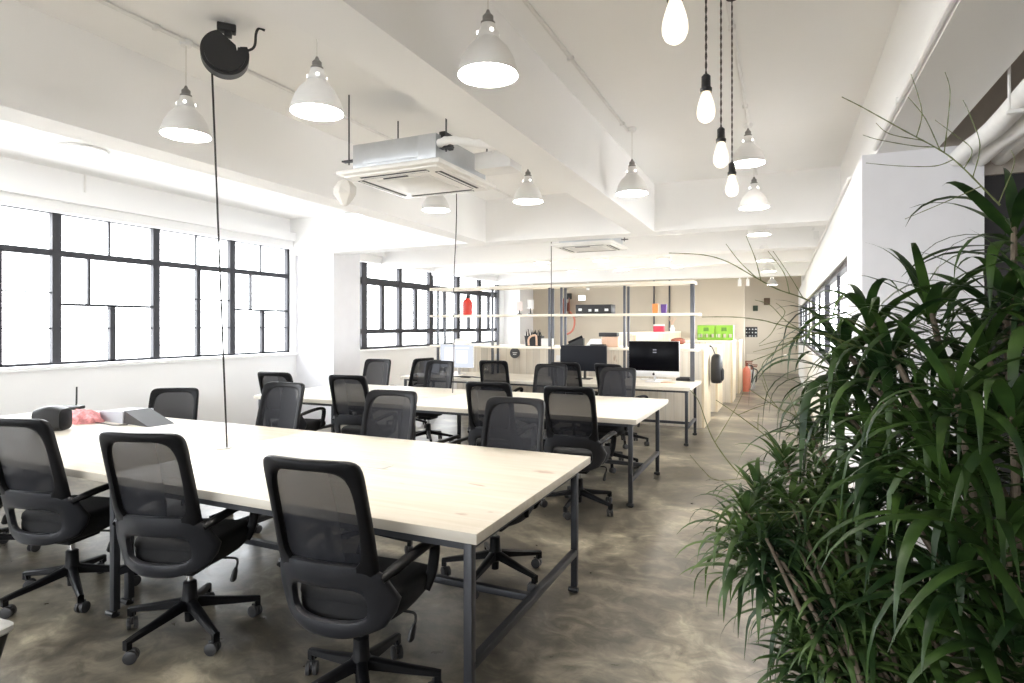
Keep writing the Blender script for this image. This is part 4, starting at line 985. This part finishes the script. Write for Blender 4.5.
def plant(name, label, base, pot_r, pot_h, crowns, n, Ln, Wd, mt, seed, potmat, cane_r=.012, droop=(2, 4)):
    rr = random.Random(seed); t = thing(name, label, 'plant', base); B = Vector(base)
    MB().lathe([(0, 0), (pot_r*.72, 0), (pot_r*.95, pot_h*.9), (pot_r, pot_h*.92), (pot_r, pot_h), (pot_r*.9, pot_h), (pot_r*.86, pot_h*.86), (0, pot_h*.86)], 32).build('pot', potmat, t)
    MB().lathe([(0, pot_h*.90), (pot_r*.45, pot_h*.895), (pot_r*.86, pot_h*.865), (pot_r*.86, pot_h*.85), (0, pot_h*.85)], 24).build('soil', 'soil', t)
    for i, (u, v, d) in enumerate(crowns):
        P = at_d(u, v, d) - B; a = rr.uniform(0, 2*PI); b0 = Vector((pot_r*.55*rr.random()*math.cos(a), pot_r*.55*rr.random()*math.sin(a), pot_h*.87))
        m1 = b0.lerp(P, .4) + Vector((rr.uniform(-.05, .05), rr.uniform(-.05, .05), .10*abs(P.z-b0.z)+.04)); m1.z = min(m1.z, max(P.z, b0.z+.05))
        c = MB(); pts = smoothpts([b0, m1, P], 8); c.tube(pts, [cane_r*(1-.45*k/len(pts)) for k in range(len(pts))], 8); cn = c.build('cane', 'bark', t)
        crown(P, n+rr.randint(-4, 5), Ln*rr.uniform(.85, 1.12), Wd, rr, droop=droop).build('leaf_crown', mt, cn, smooth=60, weld=False)
    return t
def stalks(plant_obj, lines, d0, r0=.0030):
    B = Vector(plant_obj.location)
    for main in lines:
        st = MB(); d = main[0]; rr = random.Random(len(main)); first = True
        for pts in main[1:]:
            P = [at_d(u, v, d + .03*math.sin(u*.03)) - B for i, (u, v) in enumerate(pts)]
            if not first: P[0] = min(S0, key=lambda q: (q-P[0]).length)
            S = smoothpts(P, 6); S0 = S if first else S0; r = r0 if first else r0*.62
            st.tube(S, [r*(1-.55*k/len(S))*(1+.35*(k % 3 == 0)) for k in range(len(S))], 6); first = False
        st.build('flower_stalk', 'twig', plant_obj)
big = [(930, 305, 1.95), (868, 318, 2.08), (845, 350, 2.15), (842, 410, 2.15), (890, 350, 1.9), (875, 375, 2.05), (955, 388, 1.62), (1014, 222, 1.9), (1004, 300, 1.85), (905, 405, 1.9), (868, 440, 2.0), (1012, 410, 1.5),
       (950, 478, 1.6), (1005, 530, 1.48), (900, 500, 1.8), (960, 570, 1.55), (1018, 640, 1.45), (930, 640, 1.6), (985, 350, 1.8), (1040, 300, 1.7),
       (870, 555, 1.85), (840, 372, 2.2), (920, 440, 1.75), (1040, 470, 1.6), (980, 450, 1.7), (1035, 370, 1.8), (945, 540, 1.75), (985, 620, 1.7), (1050, 560, 1.6), (905, 590, 1.8), (1034, 268, 1.95), (890, 470, 1.95)]
pl1 = plant('potted_plant', 'tall dark broad leaved potted plant in front of the pale pillar and dark door', (.62, 2.05, 0), .21, .36, big, 21, .52, .034, 'leaf', 4, 'pot', .014, (1.1, 5.0))
small = [(758, 490, 2.0), (784, 460, 2.1), (812, 436, 2.15), (746, 512, 1.92), (743, 540, 1.88), (790, 500, 1.95), (830, 475, 2.05), (843, 530, 1.85), (805, 545, 1.85),
         (765, 535, 1.85), (848, 585, 1.75), (812, 612, 1.78), (860, 640, 1.7), (852, 680, 1.62), (900, 690, 1.62), (775, 510, 2.0), (815, 500, 1.95), (805, 640, 1.72), (818, 672, 1.66), (826, 600, 1.72), (838, 645, 1.66), (797, 575, 1.82), (880, 600, 1.75), (845, 505, 2.0), (835, 560, 1.85), (870, 500, 1.95), (905, 640, 1.7), (855, 615, 1.7)]
pl2 = plant('potted_plant', 'bushy slender leaved potted plant spilling over the floor in front of the tall dark one', (.27, 1.82, 0), .19, .34, small, 38, .27, .022, 'leaf2', 9, 'terracotta', .009, (3.0, 7.5))
stalks(pl1, [
 [1.75, [(1000, 205), (985, 190), (960, 165), (940, 150), (905, 131), (880, 117), (860, 106), (842, 97)], [(950, 143), (948, 120), (950, 90), (945, 72)], [(945, 141), (925, 118), (908, 97)],
  [(923, 133), (922, 115), (918, 95), (911, 74)], [(938, 144), (915, 146), (880, 140), (863, 135)], [(925, 136), (890, 134), (876, 123)], [(960, 155), (935, 166), (900, 166), (866, 163)], [(974, 162), (972, 150), (955, 135), (935, 120)],
  [(984, 172), (980, 145), (970, 115), (963, 100)], [(985, 182), (950, 200), (905, 219)], [(1010, 190), (1014, 165), (1011, 150)]],
 [1.95, [(905, 352), (870, 330), (835, 314), (803, 298), (777, 289), (753, 276), (728, 262), (704, 255), (669, 253)], [(761, 278), (755, 258), (746, 236)], [(756, 276), (740, 262), (726, 244)], [(789, 293), (784, 273), (768, 251)], [(802, 297), (790, 276), (773, 251)]],
 [2.0, [(870, 352), (840, 340), (806, 331), (777, 324), (761, 320), (734, 317), (702, 317)], [(800, 330), (785, 320), (770, 305), (755, 300)], [(815, 333), (790, 338), (759, 346)], [(777, 324), (770, 335), (759, 344)], [(777, 324), (785, 312), (776, 303)]],
 [2.02, [(865, 365), (830, 335), (802, 337), (775, 352), (751, 361)], [(802, 337), (780, 345), (753, 352)], [(775, 352), (762, 366), (768, 390)]],
], 1.9, .0024)
stalks(pl2, [
 [2.0, [(754, 487), (732, 466), (712, 437), (699, 402), (690, 390)], [(715, 440), (734, 411), (743, 393)], [(732, 492), (716, 480), (703, 470), (690, 455)]],
 [2.12, [(812, 436), (795, 416), (778, 408), (749, 389)], [(800, 420), (793, 405), (787, 391)], [(778, 408), (768, 395), (762, 380)]],
 [2.1, [(784, 457), (767, 437), (738, 415), (716, 400)], [(757, 429), (758, 420), (759, 413)], [(738, 415), (755, 408), (768, 404)]],
 [1.85, [(850, 520), (820, 512), (785, 512), (745, 514)], [(800, 512), (785, 520), (770, 519)]],
], 2.0, .0020)

# ------------------------------------------------------------------ camera and view
cam = bpy.data.cameras.new('camera'); cam.sensor_width = 36; cam.lens = FPX/1024*36; cam.clip_start = .05
cam.shift_y = -(683/2 - HY)/1024
co = bpy.data.objects.new('camera', cam); COL.objects.link(co); co.location = (0, 0, CAMH)
co.rotation_euler = (PI/2, 0, math.atan2(SN, CS)); SC.camera = co
vs = SC.view_settings; vs.view_transform = 'Standard'; vs.look = 'None'; vs.gamma = 1; vs.use_curve_mapping = False
vs.exposure = 1.72
cy = SC.cycles; cy.diffuse_bounces = 8; cy.max_bounces = 14; cy.transparent_max_bounces = 24; cy.glossy_bounces = 4
cy.use_denoising = True
